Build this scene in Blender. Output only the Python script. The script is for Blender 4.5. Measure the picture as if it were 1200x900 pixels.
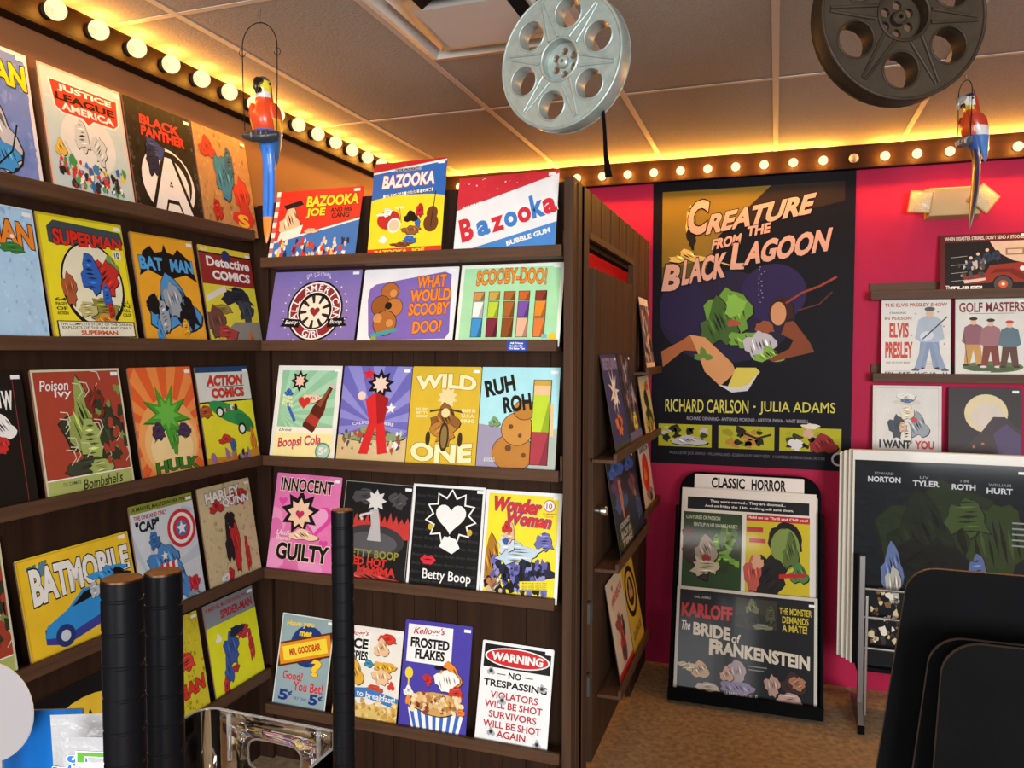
import bpy, math, random
from mathutils import Matrix, Vector
PI = math.pi
for o in list(bpy.data.objects): bpy.data.objects.remove(o, do_unlink=True)
scn = bpy.context.scene
COL = scn.collection

# ------------------------------------------------------------------ camera
cam_d = bpy.data.cameras.new('camera'); cam = bpy.data.objects.new('camera', cam_d); COL.objects.link(cam)
cam_d.sensor_width = 36; cam_d.lens = 36 * 906.7 / 1200; cam_d.clip_start = 0.02
R_, U_, F_ = Vector((0.9464, 0.32299, 0.00158)), Vector((-0.01526, 0.03982, 0.99909)), Vector((-0.32263, 0.94556, -0.04262))
m = Matrix.Identity(4)
for i in range(3): m[i][0], m[i][1], m[i][2] = R_[i], U_[i], -F_[i]
m.translation = Vector((2.0573, -2.7498, 1.70)); cam.matrix_world = m
scn.camera = cam

# ------------------------------------------------------------------ light
vs = scn.view_settings
vs.view_transform = 'Standard'; vs.look = 'None'; vs.gamma = 1; vs.use_curve_mapping = False
vs.exposure = 0.0
CEIL_LAMPS = [(1.3, -5.0, 1.2, 0.6, 80), (3.3, -4.8, 1.2, 0.6, 60)]
WINDOWS = [(0.6, 1.6, 2.4, 2.0, 200, 0), (5.2, 1.6, 2.4, 2.0, 600, .46)]           # daylight through the shop-front windows behind the camera   # fluorescent troffers in the shop's ceiling
WORLD = 0.10
BULB_L, BULB_R = 4.2, 12.0      # watts of each little bulb
w = bpy.data.worlds.new('shop'); scn.world = w; w.use_nodes = True
w.node_tree.nodes['Background'].inputs[0].default_value = (1.0, 0.97, 0.93, 1)
w.node_tree.nodes['Background'].inputs[1].default_value = WORLD
CEIL = 2.77
for (lx, ly, sx, sy, pw) in CEIL_LAMPS:
    l = bpy.data.lights.new('ceiling_light', 'AREA'); l.shape = 'RECTANGLE'; l.size = sx; l.size_y = sy
    l.energy = pw; l.color = (1.0, 0.965, 0.92)
    lo = bpy.data.objects.new('ceiling_light', l); COL.objects.link(lo); lo.location = (lx, ly, CEIL - 0.01)

for (lx, lz, sx, sz, pw, rz) in WINDOWS:
    l = bpy.data.lights.new('window_light', 'AREA'); l.shape = 'RECTANGLE'; l.size = sx; l.size_y = sz; l.energy = pw; l.color = (0.96, 0.98, 1.0)
    lo = bpy.data.objects.new('window_light', l); COL.objects.link(lo); lo.location = (lx, -7.6, lz); lo.rotation_euler = (PI / 2, 0, rz)

# ------------------------------------------------------------------ materials
def lin(h):
    h = h.lstrip('#')
    if len(h) == 3: h = ''.join(c * 2 for c in h)
    return tuple((c / 12.92 if c <= .04045 else ((c + .055) / 1.055) ** 2.4) for c in (int(h[i:i + 2], 16) / 255 for i in (0, 2, 4)))
_M = {}
def mat(key, col, rough=.5, spec=.5, metal=0., noise=0., nscale=(8, 8, 8), bump=0., bscale=40, coat=0., emit=0., trans=0., ior=1.45, wave=None):
    if key in _M: return _M[key]
    mt = bpy.data.materials.new(key); mt.use_nodes = True
    nt = mt.node_tree; b = nt.nodes['Principled BSDF']; c = lin(col) if isinstance(col, str) else col
    b.inputs['Base Color'].default_value = (*c, 1); b.inputs['Roughness'].default_value = rough
    b.inputs['Specular IOR Level'].default_value = spec; b.inputs['Metallic'].default_value = metal
    b.inputs['Coat Weight'].default_value = coat; b.inputs['Coat Roughness'].default_value = .08
    b.inputs['Transmission Weight'].default_value = trans; b.inputs['IOR'].default_value = ior
    if emit:
        b.inputs['Emission Color'].default_value = (*c, 1); b.inputs['Emission Strength'].default_value = emit
    if noise or bump:
        tc = nt.nodes.new('ShaderNodeTexCoord'); mp = nt.nodes.new('ShaderNodeMapping'); mp.inputs['Scale'].default_value = nscale
        nt.links.new(tc.outputs['Object'], mp.inputs['Vector'])
    if noise:
        n = nt.nodes.new('ShaderNodeTexNoise'); n.inputs['Scale'].default_value = 1.0; n.inputs['Detail'].default_value = 6
        nt.links.new(mp.outputs[0], n.inputs['Vector'])
        r = nt.nodes.new('ShaderNodeValToRGB'); r.color_ramp.elements[0].position = .3; r.color_ramp.elements[1].position = .7
        r.color_ramp.elements[0].color = (*[x * (1 - noise) for x in c], 1); r.color_ramp.elements[1].color = (*[min(1, x * (1 + noise)) for x in c], 1)
        nt.links.new(n.outputs['Fac'], r.inputs['Fac']); nt.links.new(r.outputs['Color'], b.inputs['Base Color'])
    if bump:
        n2 = nt.nodes.new('ShaderNodeTexNoise'); n2.inputs['Scale'].default_value = bscale; n2.inputs['Detail'].default_value = 3
        nt.links.new(tc.outputs['Object'], n2.inputs['Vector'])
        bp = nt.nodes.new('ShaderNodeBump'); bp.inputs['Strength'].default_value = bump; bp.inputs['Distance'].default_value = .01
        nt.links.new(n2.outputs['Fac'], bp.inputs['Height']); nt.links.new(bp.outputs[0], b.inputs['Normal'])
    _M[key] = mt; return mt
def ink(h):      # printed colour on a tin sign
    return mat('ink_' + h.lstrip('#'), h, rough=.42, spec=.2, noise=.05, nscale=(14, 14, 14))
def gloss(h):    # printed colour under a wrinkled clear sleeve
    return mat('sleeved_' + h.lstrip('#'), h, rough=.5, spec=.10, coat=.13, bump=.55, bscale=8)
def matte(h):
    return mat('poster_' + h.lstrip('#'), h, rough=.5, spec=.1, noise=.04, nscale=(5, 5, 5))
WOOD = mat('brown_paint', (.082, .040, .021), spec=.22, rough=.55, noise=.22, nscale=(3, 60, 60), bump=.12, bscale=90)
WOODP = mat('brown_post', (.066, .035, .020), spec=.12, rough=.6, noise=.25, nscale=(30, 30, 1.2), bump=.1, bscale=60)
WOODV = mat('brown_board', (.030, .0145, .008), spec=.10, rough=.6, noise=.25, nscale=(30, 30, 1.2), bump=.1, bscale=60)
WALLB = mat('brown_wall', (.24, .105, .045), rough=.55, noise=.12, nscale=(3, 3, 3))
PINK = mat('magenta_wall', (.40, .018, .060), spec=.06, rough=.5, noise=.05, nscale=(2, 2, 2), bump=.05, bscale=120)
TILE = mat('ceiling_tile', (.36, .318, .28), rough=.95, spec=.2, noise=.13, nscale=(130, 130, 130), bump=.25, bscale=110)
TBAR = mat('ceiling_bar', (.56, .48, .41), rough=.6)
GAP = mat('plenum_dark', (.01, .008, .007), rough=.9)
CARPET = mat('tan_carpet', (.34, .245, .145), rough=.95, spec=.1, noise=.3, nscale=(35, 35, 35), bump=.4, bscale=220)
BLACK = mat('black_plastic', (.0035, .0035, .004), rough=.6, spec=.03, noise=.15, nscale=(6, 6, 6))
BLACKM = mat('black_metal', (.004, .004, .005), rough=.35, spec=.10)
EDGE = mat('worn_edge', (.09, .075, .065), rough=.5)
STEEL = mat('brushed_steel', (.55, .54, .52), rough=.3, metal=1)
GREYST = mat('grey_steel', (.22, .21, .20), rough=.4, metal=.8)
SILVER = mat('silver_paint', (.34, .40, .37), rough=.36, metal=.35, noise=.12, nscale=(40, 40, 40), bump=.05, bscale=80)
BRONZE = mat('dark_bronze', (.033, .022, .013), rough=.5, spec=.2, metal=.0, noise=.25, nscale=(18, 18, 18))
COPPER = mat('copper', (.085, .048, .032), rough=.4, metal=1)
CREAM = mat('cream_board', (.72, .66, .55), rough=.45, coat=.5, bump=.1, bscale=14)
STICK = mat('price_paper', (.85, .84, .82), rough=.6)
def bulb_glass(key, col, st, f):
    mt = bpy.data.materials.new(key); mt.use_nodes = True; nt = mt.node_tree; nt.nodes.remove(nt.nodes['Principled BSDF'])
    e = nt.nodes.new('ShaderNodeEmission'); e.inputs[0].default_value = (*col, 1); e.inputs[1].default_value = st
    t = nt.nodes.new('ShaderNodeBsdfTransparent'); t.inputs[0].default_value = (1, .9, .75, 1); x = nt.nodes.new('ShaderNodeMixShader')
    lw = nt.nodes.new('ShaderNodeTexNoise'); lw.inputs['Scale'].default_value = 25; r = nt.nodes.new('ShaderNodeMapRange'); r.inputs['To Min'].default_value = f - .25; r.inputs['To Max'].default_value = f + .25
    nt.links.new(lw.outputs['Fac'], r.inputs['Value']); nt.links.new(r.outputs[0], x.inputs[0]); nt.links.new(t.outputs[0], x.inputs[1]); nt.links.new(e.outputs[0], x.inputs[2])
    nt.links.new(x.outputs[0], nt.nodes['Material Output'].inputs['Surface']); return mt
GLASSB = bulb_glass('bulb_glass', (1.0, .82, .45), 1.7, .6); GLASSR = bulb_glass('bulb_glass_small', (1.0, .86, .52), 1.7, .65)
GLASSOFF = mat('bulb_unlit', (.50, .36, .26), rough=.15, spec=.8)
CLEAR = mat('clear_plastic', (.97, .97, .97), rough=.04, trans=1, ior=1.46)
LENS = mat('ribbed_lens', (.60, .48, .27), rough=.12, spec=.8, coat=.6, bump=.6, bscale=120)
BEIGE = mat('beige_plastic', (.40, .275, .11), rough=.45)
CARDW = mat('white_card', (.25, .232, .238), rough=.4)

# ------------------------------------------------------------------ mesh helpers
class MB:
    def __init__(s): s.v = []; s.f = []; s.mi = []; s.mats = []; s.sm = []
    def m(s, mt):
        if mt not in s.mats: s.mats.append(mt)
        return s.mats.index(mt)
    def add(s, vs_, fs, mt, smooth=False):
        o = len(s.v); s.v += [tuple(p) for p in vs_]; k = s.m(mt)
        for f in fs: s.f.append([o + i for i in f]); s.mi.append(k); s.sm.append(smooth)
    def box(s, a, b, mt):
        x0, y0, z0 = a; x1, y1, z1 = b
        s.add([(x0, y0, z0), (x1, y0, z0), (x1, y1, z0), (x0, y1, z0), (x0, y0, z1), (x1, y0, z1), (x1, y1, z1), (x0, y1, z1)],
              [(0, 3, 2, 1), (4, 5, 6, 7), (0, 1, 5, 4), (1, 2, 6, 5), (2, 3, 7, 6), (3, 0, 4, 7)], mt)
    def tube(s, path, rad, mt, n=10, cap=True, flat=1.0):
        P = [Vector(p) for p in path]; rs = rad if isinstance(rad, (list, tuple)) else [rad] * len(P)
        vs_ = []; prev = None
        for i, p in enumerate(P):
            t = (P[min(i + 1, len(P) - 1)] - P[max(i - 1, 0)]).normalized()
            if prev is None:
                a = Vector((0, 0, 1)) if abs(t.z) < .9 else Vector((1, 0, 0)); u = t.cross(a).normalized()
            else: u = (prev - t * prev.dot(t)).normalized()
            prev = u; v = t.cross(u)
            for k in range(n):
                an = 2 * PI * k / n; vs_.append(p + u * math.cos(an) * rs[i] + v * math.sin(an) * rs[i] * flat)
        fs = [(i * n + k, i * n + (k + 1) % n, (i + 1) * n + (k + 1) % n, (i + 1) * n + k) for i in range(len(P) - 1) for k in range(n)]
        if cap: fs += [tuple(range(n))[::-1], tuple((len(P) - 1) * n + k for k in range(n))]
        s.add(vs_, fs, mt, True)
    def lathe(s, prof, mt, n=24, M=None, cap=True):
        vs_ = [(r * math.cos(2 * PI * k / n), r * math.sin(2 * PI * k / n), z) for r, z in prof for k in range(n)]
        if M is not None: vs_ = [M @ Vector(v) for v in vs_]
        fs = [(i * n + k, i * n + (k + 1) % n, (i + 1) * n + (k + 1) % n, (i + 1) * n + k) for i in range(len(prof) - 1) for k in range(n)]
        if cap: fs += [tuple(range(n))[::-1], tuple((len(prof) - 1) * n + k for k in range(n))]
        s.add(vs_, fs, mt, True)
    def ball(s, c, r, mt, n=16, k=10):
        r = r if isinstance(r, (list, tuple)) else (r, r, r)
        prof = [(math.sin(PI * i / k), -math.cos(PI * i / k)) for i in range(k + 1)]
        prof[0] = (.02, -1); prof[-1] = (.02, 1)
        M = Matrix.Translation(c) @ Matrix.Diagonal((r[0], r[1], r[2], 1)); s.lathe(prof, mt, n, M)
    def scale(s, k): s.v = [(x * k, y * k, z * k) for x, y, z in s.v]; return s
    def prism(s, pts, y0, y1, mt, side=None):   # outline in x,z ; extruded along y
        n = len(pts)
        s.add([(x, y0, z) for x, z in pts], [tuple(range(n))], mt); s.add([(x, y1, z) for x, z in pts], [tuple(range(n))[::-1]], mt)
        s.add([(x, y0, z) for x, z in pts] + [(x, y1, z) for x, z in pts], [(i, i + n, (i + 1) % n + n, (i + 1) % n) for i in range(n)], side or mt)
    def build(s, name, parent=None, M=None, bevel=0, angle=40):
        me = bpy.data.meshes.new(name); me.from_pydata(s.v, [], s.f)
        for mt in s.mats: me.materials.append(mt)
        me.polygons.foreach_set('material_index', s.mi); me.polygons.foreach_set('use_smooth', s.sm)
        me.update()
        try: me.set_sharp_from_angle(angle=math.radians(angle))
        except Exception: pass
        o = bpy.data.objects.new(name, me); COL.objects.link(o)
        if parent is not None: o.parent = parent
        if M is not None:
            if parent is not None: o.matrix_local = M
            else: o.matrix_world = M
        if bevel:
            b = o.modifiers.new('bevel', 'BEVEL'); b.width = bevel; b.segments = 2; b.limit_method = 'ANGLE'
        return o
def tag(o, label=None, cat=None, group=None, kind=None):
    if label: o['label'] = label
    if cat: o['category'] = cat
    if group: o['group'] = group
    if kind: o['kind'] = kind
    return o
def empty(name, M, label, cat, group=None):
    o = bpy.data.objects.new(name, None); COL.objects.link(o); o.empty_display_size = .05
    o.matrix_world = M; return tag(o, label, cat, group)
T = Matrix.Translation
def RZ(d): return Matrix.Rotation(math.radians(d), 4, 'Z')
def RX(d): return Matrix.Rotation(math.radians(d), 4, 'X')
def RY(d): return Matrix.Rotation(math.radians(d), 4, 'Y')

# ------------------------------------------------------------------ room
FZ = -.1105      # floor level (the camera is held 1.81 m above it)
YW = 1.7225      # face of the pink wall
mb = MB(); mb.box((-.4, -5.6, -.16), (5.2, 1.82, FZ), CARPET); tag(mb.build('floor'), kind='structure')
mb = MB(); mb.box((-.20, -5.6, FZ), (-.105, 1.82, CEIL), WALLB)
mb.box((-.105, -5.6, FZ), (-.0985, .095, 2.17), WOODV)
tag(mb.build('wall_left'), kind='structure')
mb = MB(); mb.box((-.105, YW, FZ), (5.2, 1.82, CEIL), PINK); tag(mb.build('wall_back'), kind='structure')
mb = MB()
random.seed(3)
xs = [.235 + .603 * k for k in range(-1, 9)]; ys = [-5.6, -4.38, -3.16, -1.94, -.72, .50, 1.7225]
for i in range(len(xs) - 1):
    for j in range(len(ys) - 1):
        x0, x1, y0, y1 = max(xs[i], -.105), xs[i + 1], ys[j], ys[j + 1]
        parts = [(y0, y1)]
        if i == 2 and j == 4: parts = [(y0 + .61, y1)]           # the other half holds the air vent
        for (a, b) in parts:
            e = random.choice([.004, .004, .012])
            mb.box((x0 + .004, a + .004, CEIL), (x1 - .004, b - e, CEIL + .015), TILE)
mb.box((-.2, -5.6, CEIL + .02), (5.2, 1.82, CEIL + .06), GAP)
for x in xs[1:]: mb.box((x - .017, -5.6, CEIL - .002), (x + .007, YW, CEIL + .012), TBAR)
for y in ys[1:-1]: mb.box((-.105, y - .007, CEIL - .0015), (5.2, y + .014, CEIL + .012), TBAR)
mb.box((xs[2], -.105, CEIL - .0015), (xs[3], -.085, CEIL + .012), TBAR)
tag(mb.build('ceiling'), kind='structure')
mb = MB(); mb.box((-.105, .093, FZ), (-.03, .113, 2.32), WOODV); tag(mb.build('trim_1', bevel=.002), kind='structure')

# booth walls: the front one carries the sign ledges, the side one holds a door
mb = MB()
for k in range(14):
    a = -.03 + k * .0975; mb.box((a + .0008, .115, FZ), (min(a + .0967, 1.325), .133, 2.34), WOODV)
mb.box((-.105, .128, FZ), (1.325, .14, 2.335), WOODV)
mb.box((1.318, .0, FZ), (1.354, .132, 2.332), WOODP)
tag(mb.build('wall_booth_front', bevel=.002), kind='structure')
mb = MB()
mb.box((1.340, .060, FZ), (1.3585, .108, 2.320), WOODP); mb.box((1.336, .108, FZ), (1.350, .145, 2.31), WOODP)
for k in range(25):
    a = .145 + k * .0631
    if a + .06 > YW: break
    z0 = 2.150 if .20 < a < 1.20 else FZ
    mb.box((1.340, a, z0), (1.359 - .003 * (k % 3 == 1), a + .0605, 2.325), WOODP)
mb.box((1.334, .145, 2.150), (1.344, YW, 2.318), WOODP); mb.box((1.334, 1.205, FZ), (1.344, YW, 2.2), WOODP)
mb.box((1.342, .145, FZ), (1.360, .226, 2.325), WOODP)
mb.box((1.300, .150, 2.118), (1.334, 1.66, 2.16), WOODV); mb.box((1.19, 1.52, FZ), (1.333, 1.721, 2.08), WOODV)
mb.box((1.344, .226, 2.138), (1.364, 1.200, 2.165), WOOD)
tag(mb.build('wall_booth_side', bevel=.0015), kind='structure')
mb = MB(); mb.box((1.332, .318, .10 - .1), (1.360, 1.185, 2.035), WOODP)
door = tag(mb.build('door_1', bevel=.002), kind='structure')
mb = MB(); mb.lathe([(.006, 0), (.013, .002), (.013, .022), (.021, .026), (.022, .046), (.018, .052), (.004, .053)], STEEL, 20, T((1.360, .350, 1.045)) @ RY(90))
kn = mb.build('door_knob', door); kn['label'] = 'steel door knob'
mb = MB()
for z in (.30, .60): mb.box((1.348, .262, z), (1.3615, .317, z + .08), GREYST)
mb.build('latch_plate', door)

# ------------------------------------------------------------------ lit bulb strips
STRIPW = mat('strip_paint', (.012, .005, .002), spec=.08, rough=.5, noise=.2, nscale=(3, 50, 50))
def strip(name, M, L, bulbs, r, mt, h, d, bz, label, off=()):
    root = empty(name, M, label, 'light strip')
    mb = MB(); mb.box((0, -d, 0), (L, 0, h), STRIPW); mb.box((0, -d - .008, -.004), (L, -d, .007), STRIPW); mb.box((0, -d - .006, h - .006), (L, -d, h), STRIPW)
    mb.build('mounting_board', root, bevel=.0015)
    for i, x in enumerate(bulbs):
        mb = MB(); mb.lathe([(r * .75, 0), (r * .75, .006), (r * .5, .012), (r * .45, .018)], BLACK, 14, T((x, -d, bz)) @ RX(90)); mb.build('socket', root)
        mb = MB(); mb.ball((x, -d - .012 - r * .9, bz), r, GLASSOFF if i in off else mt, 18, 12); b = mb.build('bulb', root)
        if i in off: b['label'] = 'unlit bulb'; continue
        l = bpy.data.lights.new('bulb_light', 'POINT'); l.energy = BULB_L if mt is GLASSB else BULB_R; l.color = (1.0, .47, .07); l.shadow_soft_size = r * .5
        lo = bpy.data.objects.new('bulb_light', l); COL.objects.link(lo); lo.parent = b; lo.location = (x, -d - .012 - r * .9, bz)
strip('bulb_strip', T((-.1045, -1.75, 2.675)) @ RZ(90), 3.40, [.02 + .1565 * k for k in range(21)], .031, GLASSB, .094, .055, .049,
      'dark brown strip of round warm bulbs high along the left wall')
strip('bulb_strip', T((-.044, YW - .0005, 2.652)), 4.5, [.268 + k * .1464 for k in range(28)], .0235, GLASSR, .116, .055, .043,
      'dark brown strip of small round bulbs along top of the pink wall', off=(15,))

# ------------------------------------------------------------------ ledges
def ledge(M, L, label, depth=.115, lip=.042, back=0, lipt=.018, end=False, group=None):
    root = empty('display_ledge', M, label, 'ledge', group)
    mb = MB(); mb.box((0, 0, 0), (L, lipt, lip), WOOD); mb.build('front_lip', root, bevel=.0015)
    mb = MB(); mb.box((0, lipt, .0), (L, depth - .001, .014), WOOD); mb.build('shelf_board', root, bevel=.001)
    if back:
        mb = MB(); mb.box((0, depth - .014, .014), (L, depth - .001, back), WOOD); mb.build('back_plate', root, bevel=.001)
    if end:
        mb = MB(); mb.box((L, lipt * 1.4, 0), (L + .011, depth - .002, .095), WOOD); mb.build('end_block', root, bevel=.001)
    return root
G1, G2, G3, G4 = 'ledges on the left wall', 'ledges on the booth front', 'ledges on the booth door and side', 'ledges on the pink wall'
ZW = [2.157, 1.70, 1.214, .729, .28]; ZS = [2.048, 1.70, 1.214, .729, .142]
nm = ['topmost', 'second', 'third', 'fourth', 'lowest']
for i, z in enumerate(ZW):
    y1 = [-.03, .018, .018, .018, .045][i]
    ledge(T((0, -1.75, z)) @ RZ(90), 1.75 + y1, 'brown sign ledge along the left wall, %s from the top' % nm[i] if 0 < i < 4 else '%s brown sign ledge along the left wall' % nm[i], depth=.0985, group=G1)
for i, z in enumerate(ZS):
    ledge(T((.001, 0, z)), [1.308, 1.292, 1.30, 1.285, 1.307][i] - .001, 'brown sign ledge on the booth front, %s from the top' % nm[i] if 0 < i < 4 else '%s brown sign ledge on the booth front' % nm[i], end=i in (0, 2), group=G2)
for (y0, y1, z, x, lb) in ((0.2852, 1.1692, 1.2506, 1.4638, 'upper brown ledge on the booth door holding two dark movie signs'), (0.3384, 1.1692, 0.7926, 1.4638, 'middle brown ledge on the booth door below the steel knob'), (0.413, 1.1905, 0.2356, 1.4638, 'lowest brown ledge on the booth door with a cream and a yellow sign'),
                       (1.2171, 1.7123, 1.5775, 1.4404, 'short top ledge on the booth side beside the dark wall poster'), (1.2171, 1.7123, 1.2261, 1.4404, 'short ledge on the booth side holding a cream and green sign'), (1.2171, 1.7123, 0.8352, 1.4404, 'short lowest ledge on the booth side holding a white sign with red oval')):
    ledge(T((x, y0, z)) @ RZ(90), y1 - y0, lb, depth=x - 1.361, lip=.038, lipt=.015, group=G3)
for z, lb, x0 in ((1.9662, 'upper dark brown ledge on the pink wall holding a fire engine sign', 2.515), (1.5434, 'middle dark brown ledge on the pink wall holding two white signs', 2.5309), (1.0823, 'lower brown ledge on the pink wall behind the sleeved posters', 2.5235)):
    ledge(T((x0, 1.627, z)), 1.25, lb, depth=.0952, lip=.045, back=.09, group=G4)

# ------------------------------------------------------------------ printed signs
_TXT = {}
def text_mesh(s, off):
    k = (s, round(off, 4))
    if k in _TXT: return _TXT[k]
    cu = bpy.data.curves.new('t', 'FONT'); cu.body = s; cu.size = 1; cu.resolution_u = 3; cu.offset = off; cu.fill_mode = 'FRONT'
    ob = bpy.data.objects.new('t', cu); COL.objects.link(ob)
    dg = bpy.context.evaluated_depsgraph_get(); dg.update()
    me = bpy.data.meshes.new_from_object(ob.evaluated_get(dg))
    v = [(a.co.x, a.co.y) for a in me.vertices]; f = [tuple(p.vertices) for p in me.polygons]
    # keep every face turned the same way
    g = []
    for p in f:
        ar = sum(v[p[i]][0] * v[p[(i + 1) % len(p)]][1] - v[p[(i + 1) % len(p)]][0] * v[p[i]][1] for i in range(len(p)))
        g.append(p if ar > 0 else p[::-1])
    bpy.data.objects.remove(ob); bpy.data.meshes.remove(me); bpy.data.curves.remove(cu)
    _TXT[k] = (v, g); return _TXT[k]
STEP = .00003
def shade(h, k):
    h = h.lstrip('#'); h = ''.join(c * 2 for c in h) if len(h) == 3 else h
    return '#' + ''.join('%02x' % (min(255, int(int(h[i:i + 2], 16) * k)) // 8 * 8) for i in (0, 2, 4))
class Art:
    """Collects flat print on the front of a panel: x = 0..1 left to right, y = 0..1 bottom to top."""
    def __init__(s, mb, wd, ht, f): s.mb, s.w, s.h, s.f, s.k = mb, wd, ht, f, 1; s.rd = random.Random(7)
    def raw(s, pts, faces, c, step=True):
        y = -STEP * s.k
        s.mb.add([((x - .5) * s.w, y, z * s.h) for x, z in pts], faces, s.f(c))
        if step: s.k += 1
    def poly(s, c, pts, step=True):
        for ax, lim, sg in ((0, 0, 1), (0, 1, -1), (1, 0, 1), (1, 1, -1)):      # print stops at the panel edge
            out = []
            for i, p in enumerate(pts):
                q = pts[i - 1]; ip, iq = (p[ax] - lim) * sg >= 0, (q[ax] - lim) * sg >= 0
                if ip != iq:
                    t = (lim - q[ax]) / (p[ax] - q[ax]); out.append((q[0] + t * (p[0] - q[0]), q[1] + t * (p[1] - q[1])))
                if ip: out.append(p)
            pts = out
            if len(pts) < 3: return
        s.raw(pts, [tuple(range(len(pts)))], c, step)
    def r(s, c, x0, y0, x1, y1): s.poly(c, [(x0, y0), (x1, y0), (x1, y1), (x0, y1)])
    def e(s, c, cx, cy, rx, ry=None, n=28, rot=0, step=True):
        ry = rx * s.w / s.h if ry is None else ry
        cr, sr = math.cos(math.radians(rot)), math.sin(math.radians(rot)); pts = []
        for i in range(n):
            a = 2 * PI * i / n; X, Z = rx * s.w * math.cos(a), ry * s.h * math.sin(a)
            pts.append((cx + (X * cr - Z * sr) / s.w, cy + (X * sr + Z * cr) / s.h))
        s.poly(c, pts, step)
    def b(s, c, cx, cy, rx, ry, seed=1, jag=.35, n=22, step=True, det=True):    # irregular splash
        rd = random.Random(seed * 7919 + 13); pts = []
        for i in range(n):
            a = 2 * PI * i / n; q = 1 - jag * rd.random() + jag * .25 * math.sin(3 * a + seed)
            pts.append((cx + rx * q * math.cos(a), cy + ry * q * math.sin(a)))
        if max(rx, ry) < .07 or not det: s.poly(c, pts, step); return
        s.poly('#1b1917', [(cx + (x - cx) * 1.05 + .004, cy + (y - cy) * 1.05 - .003) for x, y in pts]); s.poly(c, pts)
        dk, lt = shade(c, .55), shade(c, 1.45)
        d = rd.uniform(0, PI); ux, uy = rx * math.cos(d), ry * math.sin(d); vx, vy = -rx * math.sin(d), ry * math.cos(d)
        for i in range(7):        # parallel strokes and lighter planes inside the patch
            q = -.55 + .18 * i; L = .28 + .2 * rd.random(); k = rd.uniform(.03, .07); x, y = cx + vx * q, cy + vy * q; e = rd.uniform(-.15, .15)
            s.poly((dk, lt, dk, '#1b1917')[i % 4], [(x + ux * (e - L), y + uy * (e - L)), (x + ux * e + vx * k, y + uy * e + vy * k), (x + ux * (e + L), y + uy * (e + L)), (x + ux * e - vx * k, y + uy * e - vy * k)], step=(i % 3 == 2))
    def crowd(s, cols, x0, y0, x1, y1, n=40, sz=.03, seed=1, asp=1.6):   # busy little patches of colour
        rd = random.Random(seed)
        for i in range(n):
            cx, cy = rd.uniform(x0, x1), rd.uniform(y0, y1); q = sz * rd.uniform(.5, 1.3)
            s.b(cols[i % len(cols)], cx, cy, q, q * s.w / s.h * asp, seed * 100 + i, .5, 9, (i % 6 == 5), False)
        s.k += 1
    def star(s, c, cx, cy, r, k=.42, n=5, rot=90):
        s.poly(c, [(cx + (r if i % 2 == 0 else r * k) * math.cos(math.radians(rot + 180 * i / n)), cy + (r if i % 2 == 0 else r * k) * math.sin(math.radians(rot + 180 * i / n)) * s.w / s.h) for i in range(2 * n)])
    def burst(s, c, cx, cy, r, n=12, a0=0, sweep=360, duty=.5, clip=None):
        for i in range(n):
            a = math.radians(a0 + sweep * i / n); b_ = math.radians(a0 + sweep * (i + duty) / n); pts = [(cx, cy)]
            for t in (a, b_):
                dx, dy = math.cos(t), math.sin(t) * s.w / s.h; q = r
                if clip:
                    if dx > 1e-6: q = min(q, (clip[2] - cx) / dx)
                    if dx < -1e-6: q = min(q, (clip[0] - cx) / dx)
                    if dy > 1e-6: q = min(q, (clip[3] - cy) / dy)
                    if dy < -1e-6: q = min(q, (clip[1] - cy) / dy)
                pts.append((cx + q * dx, cy + q * dy))
            s.poly(c, pts, step=False)
        s.k += 1
    def line(s, c, pts, wd):
        for (a, b_) in zip(pts, pts[1:]):
            dx, dy = (b_[0] - a[0]) * s.w, (b_[1] - a[1]) * s.h; L = math.hypot(dx, dy) or 1; nx, ny = -dy / L * wd / 2, dx / L * wd / 2
            s.poly(c, [(a[0] - nx / s.w, a[1] - ny / s.h), (b_[0] - nx / s.w, b_[1] - ny / s.h), (b_[0] + nx / s.w, b_[1] + ny / s.h), (a[0] + nx / s.w, a[1] + ny / s.h)], step=False)
        s.k += 1
    def t(s, c, txt, x0, y0, x1, y1, bold=.012, o=None, ow=.05, sh=0., it=0., arc=0., sd=None, rot=0., tap=0.):
        bold = min(bold, .045); ow = min(ow, .035); v, f = text_mesh(txt, bold); mx0, mx1 = min(p[0] for p in v), max(p[0] for p in v); my0, my1 = min(p[1] for p in v), max(p[1] for p in v)
        cx, cy = (x0 + x1) / 2, (y0 + y1) / 2; cr, sr = math.cos(math.radians(rot)), math.sin(math.radians(rot))
        def mp(p, dx=0, dy=0):
            u, q = (p[0] - mx0) / (mx1 - mx0), (p[1] - my0) / (my1 - my0)
            q2 = .5 + (q - .5) * (1 + tap * (u - .5))
            X = x0 + (x1 - x0) * u + it * (q - .5) * (x1 - x0); Y = y0 + (y1 - y0) * q2 + sh * (u - .5) + arc * (1 - (2 * u - 1) ** 2)
            if rot:
                ax, ay = (X - cx) * s.w, (Y - cy) * s.h; X, Y = cx + (ax * cr - ay * sr) / s.w, cy + (ax * sr + ay * cr) / s.h
            return (X + dx, Y + dy)
        if sd:
            s.raw([mp(p, sd[1], sd[2]) for p in v], f, sd[0])
        if o:
            v2, f2 = text_mesh(txt, bold + ow); s.raw([mp(p) for p in v2], f2, o)
        s.raw([mp(p) for p in v], f, c)
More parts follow.
